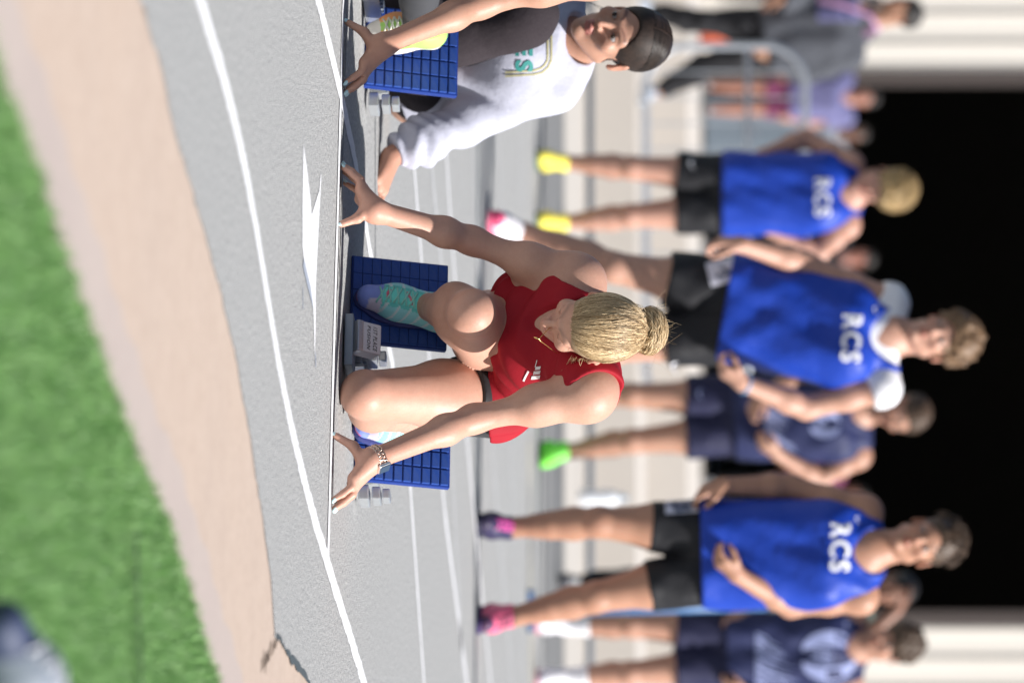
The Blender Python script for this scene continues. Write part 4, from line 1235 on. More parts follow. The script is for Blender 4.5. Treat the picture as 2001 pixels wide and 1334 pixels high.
def shorts(J, Gp, S, tlen, loose=0.016, seed=0.0, amp=0.004):
    sp_, hs = Gp['spine'], Gp['hs']
    out = []
    for k in 'lr':
        h_, kn = J['h' + k], J['k' + k]
        e_ = h_ + (kn - h_) * tlen
        f_ = U(0.04, rc(h_, e_, (0.088 + loose) * S, (0.074 + loose * 1.2) * S), OFF(Gp['torso'], loose * 0.5))
        f_ = WAVE(f_, amp, folds_fn(J, sp_, hs, seed + (k == 'l')))
        out.append(MAX(0.004, f_, half(e_, nrm(kn - h_))))
    return MAX(0.004, MIN(*out), half(J['pelvis'] + sp_ * 0.10 * S, sp_))
def hair_short(kind, seed=0):
    if kind == 'curly':
        c = NOISE(ell((0, -0.012, 0.058), (0.100, 0.118, 0.100)), 0.010, 0.036, 8, seed=seed)
        c = SUB(c, ell((0, 0.098, -0.048), (0.072, 0.060, 0.098)), 0.008)
    elif kind == 'mop':
        c = NOISE(ell((0, -0.004, 0.048), (0.095, 0.116, 0.095)), 0.009, 0.038, 8, seed=seed)
        c = SUB(c, ell((0, 0.106, -0.070), (0.072, 0.070, 0.095)), 0.008)
    elif kind == 'crop':
        c = NOISE(ell((0, -0.014, 0.044), (0.083, 0.105, 0.088)), 0.004, 0.03, 7, seed=seed)
        c = SUB(c, ell((0, 0.100, -0.044), (0.070, 0.062, 0.102)), 0.008)
    else:
        c = OFF(ell((0, -0.012, 0.034), (0.0765, 0.098, 0.085)), 0.005)
        c = SUB(c, ell((0, 0.100, -0.036), (0.071, 0.058, 0.100)), 0.008)
    c = MAX(0.01, c, half((0, -0.03, -0.050), (0, 0.35, -1)))
    c = SUB(c, rc((-0.12, 0.0, -0.04), (-0.06, 0.0, -0.035), 0.028, 0.020), 0.01)
    return SUB(c, rc((0.12, 0.0, -0.04), (0.06, 0.0, -0.035), 0.028, 0.020), 0.01)
def curls(hc, ax, s, m, parent, n=260, r=0.0024, seed=0, reach=1.0):
    rr = np.random.default_rng(int(seed * 10)); mb = MB()
    for i in range(n):
        th, el_ = rr.uniform(-3.14, 3.14), rr.uniform(0.1, 1.5)
        d = np.array((math.sin(th) * math.cos(el_), math.cos(th) * math.cos(el_), math.sin(el_)))
        if d[1] > 0.5 and d[2] < 0.55: continue
        c = np.array((0, -0.012, 0.048)) + d * np.array((0.096, 0.114, 0.100)) * reach
        t1 = nrm(np.cross(d, rr.normal(size=3))); t2 = np.cross(d, t1)
        rad, turns = rr.uniform(0.006, 0.012), rr.uniform(0.8, 1.5)
        pts = [hc + s * ((c + d * (0.012 * k / 9) + t1 * rad * math.cos(6.28 * turns * k / 9) + t2 * rad * math.sin(6.28 * turns * k / 9)) @ ax) for k in range(10)]
        mb.tube(pts, r * s, 4, cap=False)
    o = mb.build('curls', m, parent, True); o['kind'] = 'stuff'
    return o
HC = {}
def hairmat(name, c, c2): return mat(name, c, 0.5, noise=[(70, 0.7, c2), (15, 0.4, tuple(q * 0.6 for q in c))], bump=[(90, 0.6, 0.005)], spec=0.4)
def stand(label, d, px, opt, group=None):
    """a standing person from joints read in the photo: (column, height[, depth offset])"""
    J = {k: P(q[0], q[1], d + (q[2] if len(q) > 2 else 0)) for k, q in px.items() if k not in ('hand_l', 'hand_r')}
    s = FPX / d
    hs = opt.get('hs', 1.0)
    yaw, pit, roll = [R(a) for a in opt.get('face', (0, 0, 0))]
    ff = np.array((math.sin(yaw) * math.cos(pit), -math.cos(yaw) * math.cos(pit), -math.sin(pit)))
    uu = np.array((math.sin(roll), 0, math.cos(roll)))
    J['hax'] = frame(ff, uu); J['hs'] = hs
    by = R(opt.get('turn', 0))
    J['fwd'] = np.array((math.sin(by), -math.cos(by), 0))
    S = opt.get('S', 1.0)
    z0 = opt.get('z', 0.0)
    for k in 'lr':
        t = J.pop('t' + k)
        J['toe' + k] = t
    toes = {k: J.pop('toe' + k) for k in 'lr'}
    Gp, J = person_sdf(J, S, opt.get('fem', False), opt.get('chub', 1.0))
    vox = opt.get('vox', 0.0075)
    hands = {}
    for k in 'lr':
        hd = px.get('hand_' + k)
        dv = (P(hd[0], hd[1], d + (hd[2] if len(hd) > 2 else 0)) - J['w' + k]) if hd else J['w' + k] - J['e' + k]
        sg = -1 if k == 'l' else 1
        pn = nrm(np.array((-sg * 0.9, 0.35, 0.1)))
        th = np.sign(np.dot(np.cross(nrm(dv), pn), J['fwd'])) or 1
        hands[k] = hand(J['w' + k], dv, pn, th, 1.0 * S, opt.get('curl', 0.7))
    body = body_sdf(Gp, hands)
    base = (toes['l'] + toes['r']) / 2; base[2] = z0
    root = thing('person', base, label, 'person', group)
    skin = np.asarray(opt['skin'])
    brow = np.asarray(opt.get('brow', skin * 0.25))
    def cf(v):
        c = np.tile(skin, (len(v), 1))
        face_paint(v, c, J['head'], J['hax'], hs, brow, skin * np.array((0.85, 0.48, 0.46)), opt.get('fem', False))
        return c
    allp = joint_pts(J) + [J['w' + k] + nrm(J['w' + k] - J['e' + k]) * 0.12 for k in 'lr']
    sdf_mesh('body', body, allp, 0.16, vox, m_skin, root, cf)
    if opt.get('eyes', True): eyes(J['head'], J['hax'], hs, root, opt.get('look', (0, 1, 0)))
    hk, hm = opt['hair']
    hr = sdf_mesh('hair', XF(hair_short(hk, opt.get('seed', 0)), J['head'], J['hax'], hs), [J['head']], 0.17, min(vox, 0.006), hm, root)
    if opt.get('curls'): curls(J['head'], J['hax'], hs, hm, hr, opt['curls'], seed=opt.get('seed', 0))
    tors = [J[k] for k in ('neck', 'chest', 'waist', 'pelvis', 'sl', 'sr', 'hl', 'hr')]
    t = opt['top']
    tp = tank(J, Gp, S, t.get('hem', 0.09), t.get('loose', 0.018), t.get('neck', 0.075), t.get('arm', 0.082), t.get('sleeves', 0), opt.get('seed', 0), t.get('amp', 0.005), t.get('v', 0.03))
    if t.get('under'):
        ut = tank(J, Gp, S, 0.02, 0.003, 0.056, 0.075, t['under'], 1.0, 0.002, 0.0)
        sdf_mesh('undershirt', ut, tors + [J['el'], J['er']], 0.16, vox, m_whitec, root)
    shirt = sdf_mesh(t.get('name', 'vest'), tp, tors + ([J['el'], J['er'], J['wl'], J['wr']] if t.get('sleeves') else []), 0.17, vox * 0.9, t['mat'], root)
    b = opt['bottom']
    if b.get('pants'):
        f = MIN(*[U(0.05, OFF(Gp['torso'], 0.008), MAX(0.004, NOISE(OFF(Gp['leg' + k], b.get('loose', 0.018)), 0.005, 0.10, 4), half(J['a' + k] + ZUP * 0.02, nrm(J['a' + k] - J['k' + k])))) for k in 'lr'])
        f = MAX(0.004, f, half(J['pelvis'] + Gp['spine'] * 0.08, Gp['spine']))
        bot = sdf_mesh('trousers', f, [J[k] for k in ('pelvis', 'hl', 'hr', 'kl', 'kr', 'al', 'ar')], 0.15, vox, b['mat'], root)
    else:
        bot = sdf_mesh('shorts', shorts(J, Gp, S, b.get('len', 0.55), b.get('loose', 0.016), opt.get('seed', 0)), [J[k] for k in ('pelvis', 'hl', 'hr', 'kl', 'kr')], 0.15, vox * 0.9, b['mat'], root)
    for k in 'lr':
        sc_ = opt['shoes'][k] if isinstance(opt['shoes'], dict) else opt['shoes']
        an, toe = J['a' + k], toes[k].copy()
        if opt.get('flat', True) and not (opt.get('lift') == k):
            toe[2] = z0 + 0.018; an = an.copy(); an[2] = max(an[2], z0 + 0.085); 
        shoe(root, an, toe, opt.get('toeup', {}).get(k, ZUP), sc_[0], S, max(vox * 0.8, 0.006), sc_[2] if len(sc_) > 2 else (0.7, 0.7, 0.7), sc_[1])
        if opt.get('socks'):
            a_, k_ = J['a' + k], J['k' + k]
            sdf_mesh('sock', MAX(0.004, OFF(Gp['leg' + k], 0.005), half(a_ + (k_ - a_) * opt['socks'], k_ - a_)), [a_, a_ + (k_ - a_) * 0.4], 0.10, vox, m_whitec, root)
    return root, J, Gp, shirt, bot
CAMV = np.array((0, 1.0, 0))
def letters(shirt, txt, u, h, d, height, m, tilt=0.0, squeeze=1.0, bold=0.0028):
    v2, f2 = text2d(txt, height, bold)
    a = R(tilt)
    v2 = [((x * squeeze) * math.cos(a) - y * math.sin(a), (x * squeeze) * math.sin(a) + y * math.cos(a)) for x, y in v2]
    return decal('lettering', v2, f2, P(u, h, d - 0.15), (1, 0, 0), (0, 0, 1), CAMV, bvh(shirt), m, shirt, 0.009)
def swoosh(on, u, h, d, size, m, name='logo'):
    pts = [(-0.5, 0.18), (-0.42, -0.05), (-0.28, -0.16), (-0.08, -0.12), (0.15, 0.0), (0.5, 0.22)]
    v2, f2 = ribbon2d([(x * size, y * size) for x, y in pts], [q * size for q in (0.02, 0.09, 0.11, 0.085, 0.05, 0.008)])
    return decal(name, v2, f2, P(u, h, d - 0.15), (1, 0, 0), (0, 0, 1), CAMV, bvh(on), m, on, 0.004)
def hip_label(on, u, h, d, w, hh, parent, tilt=0.0, num='5'):
    a = R(tilt)
    rot = lambda v: [(x * math.cos(a) - y * math.sin(a), x * math.sin(a) + y * math.cos(a)) for x, y in v]
    v2, f2 = grid2d(w, hh, 5, 5)
    tr = bvh(on)
    o = decal('hip_number', rot(v2), f2, P(u, h, d - 0.15), (1, 0, 0), (0, 0, 1), CAMV, tr, m_paper2, parent, 0.005)
    v2, f2 = text2d(num, hh * 0.8, 0.002)
    decal('numeral', rot(v2), f2, P(u, h, d - 0.15), (1, 0, 0), (0, 0, 1), CAMV, tr, m_navy_ink, o, 0.0075)
m_paper2 = mat('white_hip_number', (0.66, 0.66, 0.75), 0.7)
SKIN_M = (0.50, 0.285, 0.205)
SKIN_T = (0.42, 0.225, 0.145)
h_lb = hairmat('light_brown_hair', (0.15, 0.085, 0.045), (0.26, 0.16, 0.085))
h_br = hairmat('brown_hair', (0.055, 0.033, 0.02), (0.11, 0.066, 0.04))
h_bd = hairmat('blond_curls', (0.32, 0.21, 0.09), (0.46, 0.33, 0.16))
h_bk = hairmat('black_hair', (0.012, 0.010, 0.010), (0.03, 0.025, 0.022))
m_lett = mat('white_lettering', (0.80, 0.80, 0.84), 0.6)
GRP = 'boys waiting behind the start'
# ---- A: tall boy in the middle, white shirt under the blue vest
dA = 18.7
rA, JA, GA, shA, boA = stand('tall curly haired boy in blue vest lettered RCS over a white undershirt', dA,
    dict(head=(660, 1838), neck=(655, 1745), chest=(655, 1645), waist=(622, 1520), pelvis=(600, 1440), sl=(592, 1738, 0.06), sr=(758, 1722, -0.03), el=(515, 1572, -0.02), er=(796, 1575, -0.05), wl=(478, 1448, -0.18), wr=(748, 1450, -0.20),
         hand_l=(468, 1390, -0.20), hand_r=(708, 1385, -0.24), hl=(566, 1405), hr=(650, 1405), kl=(522, 1200, -0.05), kr=(680, 1195), al=(452, 1020, 0.05), ar=(690, 990), tl=(424, 962, -0.12), tr=(690, 958, -0.2)),
    dict(skin=SKIN_M, hair=('curly', h_lb), curls=320, hs=0.98, face=(-14, -2, -3), S=1.03, vox=0.0065, seed=1,
         top=dict(mat=m_royal, hem=0.045, loose=0.022, under=0.13, neck=0.100, v=0.032), bottom=dict(mat=m_black, len=0.50, loose=0.024),
         shoes=[[(0.78, 0.74, 0.78), (0.6, 0.06, 0.16)], (0.62, 0.10, 0.2), (0.8, 0.78, 0.8)], curl=1.0, look=(-0.1, 1, -0.05)), GRP)
letters(shA, 'RCS', 660, 1662, dA, 0.098, m_lett, -3, 0.92)
swoosh(shA, 607, 1712, dA, 0.030, m_lett)
hip_label(boA, 530, 1413, dA, 0.088, 0.11, rA, 14, '4')
swoosh(boA, 722, 1318, dA, 0.05, m_lett)
# wrist band
d_ = nrm(JA['er'] - JA['wr']); x_ = nrm(np.cross(d_, ACROSS)); y_ = np.cross(d_, x_)
MB().tube([JA['wr'] + d_ * 0.015 + 0.033 * (x_ * math.cos(a) + y_ * math.sin(a)) for a in np.linspace(0, 6.283, 19)[:-1]], 0.007, 6, closed=True).build('wristband', mat('blue_wristband', (0.16, 0.30, 0.50), 0.6), rA, True)
# ---- B: boy on the right
dB = 17.9
rB, JB, GB, shB, boB = stand('boy in blue vest lettered RCS and pink spikes, standing beside the blue pole', dB,
    dict(head=(1058, 1808), neck=(1075, 1706), chest=(1082, 1605), waist=(1082, 1480), pelvis=(1080, 1390), sl=(1000, 1690, 0.04), sr=(1166, 1682, 0), el=(950, 1545, 0.05), er=(1182, 1545, -0.02), wl=(948, 1415, -0.05), wr=(1122, 1440, -0.2),
         hand_l=(966, 1345, -0.08), hand_r=(1078, 1382, -0.26), hl=(1035, 1352), hr=(1128, 1352), kl=(1020, 1172, -0.05), kr=(1166, 1165, -0.03), al=(1030, 1000), ar=(1204, 1003), tl=(1020, 945, -0.16), tr=(1222, 943, -0.16)),
    dict(skin=SKIN_T, hair=('crop', h_br), curls=140, hs=0.97, face=(-8, 0, -6), S=1.0, vox=0.0065, seed=2.2,
         top=dict(mat=m_royal, hem=0.035, loose=0.020, neck=0.082, v=0.045), bottom=dict(mat=m_black, len=0.46, loose=0.014),
         shoes={'l': [[(0.025, 0.02, 0.07), (0.03, 0.02, 0.06)], (0.012, 0.012, 0.035), (0.85, 0.12, 0.45)], 'r': [[(0.80, 0.14, 0.26), (0.10, 0.04, 0.10)], (0.05, 0.03, 0.12), (0.03, 0.03, 0.05)]}, curl=0.9, look=(-0.1, 1, 0)), GRP)
letters(shB, 'RCS', 1068, 1640, dB, 0.096, m_lett, -2, 0.92)
swoosh(shB, 1018, 1677, dB, 0.028, m_lett)
hip_label(boB, 990, 1332, dB, 0.045, 0.115, rB, 3, '3')
# ---- C: blond boy on the left
dC = 23.4
rC, JC, GC, shC, boC = stand('blond boy in blue vest and yellow spikes with hands on hips, looking down', dC,
    dict(head=(366, 1728, -0.06), neck=(380, 1668), chest=(380, 1600), waist=(375, 1505), pelvis=(378, 1432), sl=(322, 1662, 0.03), sr=(440, 1655, 0), el=(270, 1575, 0.1), er=(498, 1598, 0.05), wl=(302, 1490, -0.02), wr=(448, 1500, -0.04),
         hand_l=(318, 1455, -0.1), hand_r=(425, 1462, -0.12), hl=(346, 1405), hr=(412, 1405), kl=(328, 1235, -0.04), kr=(422, 1232, -0.04), al=(318, 1110), ar=(434, 1110), tl=(306, 1058, -0.2), tr=(430, 1058, -0.2)),
    dict(skin=(0.49, 0.275, 0.205), hair=('mop', h_bd), curls=320, hs=0.98, face=(14, 26, 8), S=0.98, vox=0.008, seed=3.1,
         top=dict(mat=m_royal, hem=0.05, loose=0.022, neck=0.076), bottom=dict(mat=m_black, len=0.50, loose=0.02),
         shoes=[[(0.85, 0.74, 0.10), (0.85, 0.74, 0.10)], (0.05, 0.12, 0.07), (0.9, 0.8, 0.2)]), GRP)
letters(shC, 'RCS', 385, 1606, dC, 0.098, m_lett, 0, 0.92)
swoosh(boC, 322, 1352, dC, 0.05, m_lett)
# ---- D: navy vest behind A
dD = 23.6
rD, JD, GD, shD, boD = stand('boy in navy vest and lime green shoes, turned away behind the tall boy', dD,
    dict(head=(806, 1765, -0.04), neck=(800, 1692), chest=(820, 1622), waist=(818, 1530), pelvis=(812, 1455), sl=(748, 1672, -0.02), sr=(890, 1676, 0.02), el=(742, 1560, -0.05), er=(936, 1602, 0), wl=(770, 1490, -0.2), wr=(886, 1518, -0.15),
         hand_l=(800, 1470, -0.25), hand_r=(858, 1470, -0.22), hl=(780, 1428), hr=(846, 1428), kl=(772, 1235, -0.04), kr=(862, 1235, -0.04), al=(768, 1110), ar=(882, 1110), tl=(755, 1060, -0.2), tr=(905, 1058, -0.18)),
    dict(skin=(0.43, 0.24, 0.165), hair=('crop', h_br), hs=0.98, face=(38, 16, 4), turn=12, S=1.02, vox=0.008, seed=4.4,
         top=dict(mat=m_navy, hem=0.05, loose=0.02, neck=0.076), bottom=dict(mat=m_navysh, len=0.46, loose=0.022),
         shoes=[[(0.22, 0.85, 0.08), (0.22, 0.85, 0.08)], (0.03, 0.05, 0.03), (0.4, 0.9, 0.3)]), GRP)
m_emb = mat('pale_blue_print', (0.28, 0.32, 0.55), 0.7)
def emblem(on, u, h, d, sc, m):
    tr = bvh(on)
    for cx, flip in ((-0.42, 1), (0.42, -1)):      # a ring of two curved wings
        pts = [(cx * math.cos(t) * 1.0 * sc, 0.5 * math.sin(t) * 1.25 * sc) for t in np.linspace(-1.25, 1.25, 12)]
        v2, f2 = ribbon2d(pts, [0.16 * sc * math.sin(math.pi * (i + 0.5) / 12) + 0.01 * sc for i in range(12)])
        decal('emblem', v2, f2, P(u, h, d - 0.15), (1, 0, 0), (0, 0, 1), CAMV, tr, m, on, 0.004)
    for i in range(4):
        v2, f2 = ribbon2d([(-0.22 * sc + 0.1 * sc * i, -0.42 * sc), (-0.16 * sc + 0.1 * sc * i, -0.1 * sc), (-0.12 * sc + 0.1 * sc * i, 0.1 * sc)], [0.02 * sc, 0.03 * sc, 0.012 * sc])
        decal('emblem', v2, f2, P(u, h, d - 0.15), (1, 0, 0), (0, 0, 1), CAMV, tr, m, on, 0.004)
def streaks(on, u, h, d, w, hh, m, n, seed):
    rr = np.random.default_rng(seed); tr = bvh(on)
    for i in range(n):
        x = (i + 0.5) / n * w - w / 2; l = hh * rr.uniform(0.4, 1.0)
        v2, f2 = ribbon2d([(x + 0.012 * k + rr.normal() * 0.002, -hh / 2 + l * k / 5) for k in range(6)], [0.0045, 0.005, 0.0045, 0.004, 0.003, 0.001])
        decal('streak', v2, f2, P(u, h, d - 0.15), (1, 0, 0), (0, 0, 1), CAMV, tr, m, on, 0.004)
emblem(shD, 828, 1612, dD, 0.11, m_emb); streaks(shD, 835, 1530, dD, 0.20, 0.16, m_emb, 12, 1)
swoosh(boD, 772, 1368, dD, 0.05, m_emb)
# ---- E: navy vest at the right edge
dE = 23.4
rE, JE, GE, shE, boE = stand('boy in navy vest with a pale ring emblem and long white socks', dE,
    dict(head=(1258, 1748, -0.05), neck=(1262, 1680), chest=(1268, 1605), waist=(1266, 1510), pelvis=(1264, 1440), sl=(1204, 1668, 0), sr=(1334, 1660, 0.02), el=(1176, 1560, 0.05), er=(1374, 1555, 0), wl=(1196, 1460, -0.06), wr=(1352, 1455, -0.1),
         hand_l=(1205, 1405, -0.1), hand_r=(1335, 1400, -0.15), hl=(1232, 1412), hr=(1298, 1412), kl=(1222, 1235, -0.04), kr=(1314, 1232, -0.04), al=(1222, 1110), ar=(1322, 1108), tl=(1214, 1058, -0.2), tr=(1330, 1056, -0.2)),
    dict(skin=(0.45, 0.25, 0.175), hair=('mop', h_br), hs=0.98, face=(-22, 20, -6), S=1.0, vox=0.008, seed=5.7,
         top=dict(mat=m_navy, hem=0.05, loose=0.02, neck=0.076), bottom=dict(mat=m_navysh, len=0.52, loose=0.022), socks=0.36,
         shoes=[[(0.75, 0.74, 0.78), (0.7, 0.7, 0.76)], (0.55, 0.20, 0.26), (0.8, 0.8, 0.8)]), GRP)
emblem(shE, 1282, 1620, dE, 0.20, m_emb); streaks(shE, 1290, 1520, dE, 0.26, 0.20, m_emb, 16, 2)
swoosh(shE, 1222, 1655, dE, 0.03, m_emb)
# ---- F: in the gap between B and E, hand to the face
dF = 26.2
stand('person in grey green shirt raising a hand to the face, between blue and navy vests', dF,
    dict(head=(1150, 1748), neck=(1162, 1690), chest=(1168, 1620), waist=(1168, 1530), pelvis=(1168, 1460), sl=(1112, 1668), sr=(1222, 1672), el=(1098, 1570), er=(1246, 1690, -0.2), wl=(1110, 1475), wr=(1192, 1752, -0.22),
         hand_l=(1115, 1425), hand_r=(1160, 1782, -0.18), hl=(1140, 1440), hr=(1196, 1440), kl=(1138, 1275), kr=(1198, 1275), al=(1138, 1130), ar=(1200, 1130), tl=(1136, 1090, -0.2), tr=(1202, 1090, -0.2)),
    dict(skin=(0.24, 0.125, 0.085), hair=('close', h_bk), hs=0.98, face=(18, 10, 0), vox=0.009, seed=6.1, eyes=False,
         top=dict(mat=m_green, hem=0.08, loose=0.02, neck=0.07, sleeves=0.55, name='shirt'), bottom=dict(mat=m_dark, pants=True), shoes=[[(0.05, 0.05, 0.06)], (0.1, 0.1, 0.1)]), GRP)
# ---- people on the terrace
TG = 'people on the terrace by the shed'
def onlooker(label, u, d, z, height, opt, lean=0.0, xy=None):
    s = FPX / d
    def q(dx, zz, dd=0.0):      # metres beside the person's middle line, height above the feet as a share of stature
        return (u + (dx + lean * zz * height) * s, HORIZON + (z + zz * height - CAM_H) * s * 1.0, dd)
    px = dict(head=q(0, 0.935), neck=q(0, 0.835), chest=q(0, 0.74), waist=q(0, 0.62), pelvis=q(0, 0.535), sl=q(-0.175, 0.815), sr=q(0.175, 0.815), el=q(-0.23, 0.64, 0.03), er=q(0.23, 0.64, 0.03),
              wl=q(-0.20, 0.50, -0.06), wr=q(0.20, 0.50, -0.06), hl=q(-0.085, 0.51), hr=q(0.085, 0.51), kl=q(-0.10, 0.28, -0.03), kr=q(0.10, 0.28, -0.03), al=q(-0.11, 0.055), ar=q(0.11, 0.055), tl=q(-0.13, 0.01, -0.2), tr=q(0.13, 0.01, -0.2))
    if xy: px.update({k: q(*v) for k, v in xy.items()})
    o = dict(vox=0.014, eyes=False, hs=0.98, z=z, shoes=[[(0.06, 0.06, 0.07)], (0.3, 0.3, 0.3)])
    o.update(opt)
    return stand(label, d, px, o, TG)
rH, JH, GH, shH, boH = stand('person in grey hoodie with a pink strap striding along the concrete step', 32.1,
    dict(head=(24, 1764), neck=(40, 1702), chest=(62, 1632), waist=(72, 1555), pelvis=(76, 1505), sl=(12, 1672), sr=(108, 1658), el=(-12, 1590), er=(140, 1578), wl=(0, 1520, -0.2), wr=(112, 1500, -0.1),
         hl=(56, 1492), hr=(98, 1492), kl=(42, 1372, -0.05), kr=(128, 1372), al=(22, 1268), ar=(182, 1285), tl=(0, 1252, -0.05), tr=(186, 1256, -0.03)),
    dict(skin=(0.34, 0.185, 0.115), hair=('crop', h_bk), hs=0.98, face=(-55, 6, 0), turn=-50, vox=0.009, seed=7.7, z=0.33, eyes=False, flat=False,
         top=dict(mat=m_grey, hem=0.04, loose=0.035, neck=0.07, sleeves=1.9, name='hoodie'), bottom=dict(mat=m_dark, pants=True), shoes=[[(0.45, 0.50, 0.58)], (0.6, 0.62, 0.66)]), TG)
strp = [P(62, 1690, 31.90), P(40, 1712, 31.85), P(30, 1735, 31.85)]
MB().tube([P(66, 1690, 31.92), P(58, 1716, 31.86), P(30, 1700, 31.84), P(10, 1650, 31.80), P(0, 1600, 31.80)], 0.028, 8, flat=0.5).build('strap', m_pink, rH, True)
decal('purple_panel', *grid2d(0.16, 0.26, 6, 8), P(14, 1640, 31.80), (1, 0, 0), (0, 0, 1), CAMV, bvh(shH), m_lav, shH, 0.006)
onlooker('person in lavender shirt and dark shorts behind the barrier by the shed door', 192, 47.6, 0.615, 1.66,
    dict(skin=(0.40, 0.20, 0.15), hair=('crop', h_bk), seed=8, top=dict(mat=m_lav, hem=0.05, loose=0.03, neck=0.07, sleeves=0.6, name='shirt'), bottom=dict(mat=m_maroon, len=0.6)))
onlooker('person in pale grey shirt in the shade beside the blue grey cabinet', 262, 50.2, 0.64, 1.62,
    dict(skin=(0.10, 0.055, 0.04), hair=('close', h_bk), seed=9, top=dict(mat=m_pale, hem=0.05, loose=0.03, neck=0.07, sleeves=0.6, name='shirt'), bottom=dict(mat=m_dark, pants=True)))
onlooker('person with a maroon top behind the barrier, next to the orange bag', 6, 47.8, 0.615, 1.70,
    dict(skin=(0.30, 0.16, 0.11), hair=('crop', h_bk), seed=10, top=dict(mat=m_maroon, hem=0.05, loose=0.03, neck=0.07, sleeves=0.9, name='shirt'), bottom=dict(mat=m_dark, pants=True)))
onlooker('person in dark clothes deep in the shade of the shed doorway', 505, 49.5, 0.615, 1.68,
    dict(skin=(0.30, 0.13, 0.10), hair=('crop', h_bk), seed=11, face=(-30, 5, 0), top=dict(mat=m_dark, hem=0.05, loose=0.03, neck=0.07, sleeves=0.9, name='shirt'), bottom=dict(mat=m_dark, pants=True)))
onlooker('person in a dark jacket in the shed doorway behind the navy vests', 965, 50.5, 0.64, 1.60,
    dict(skin=(0.22, 0.10, 0.075), hair=('crop', h_bk), seed=12, top=dict(mat=m_maroon, hem=0.05, loose=0.03, neck=0.07, sleeves=1.8, name='jacket'), bottom=dict(mat=m_dark, pants=True)))
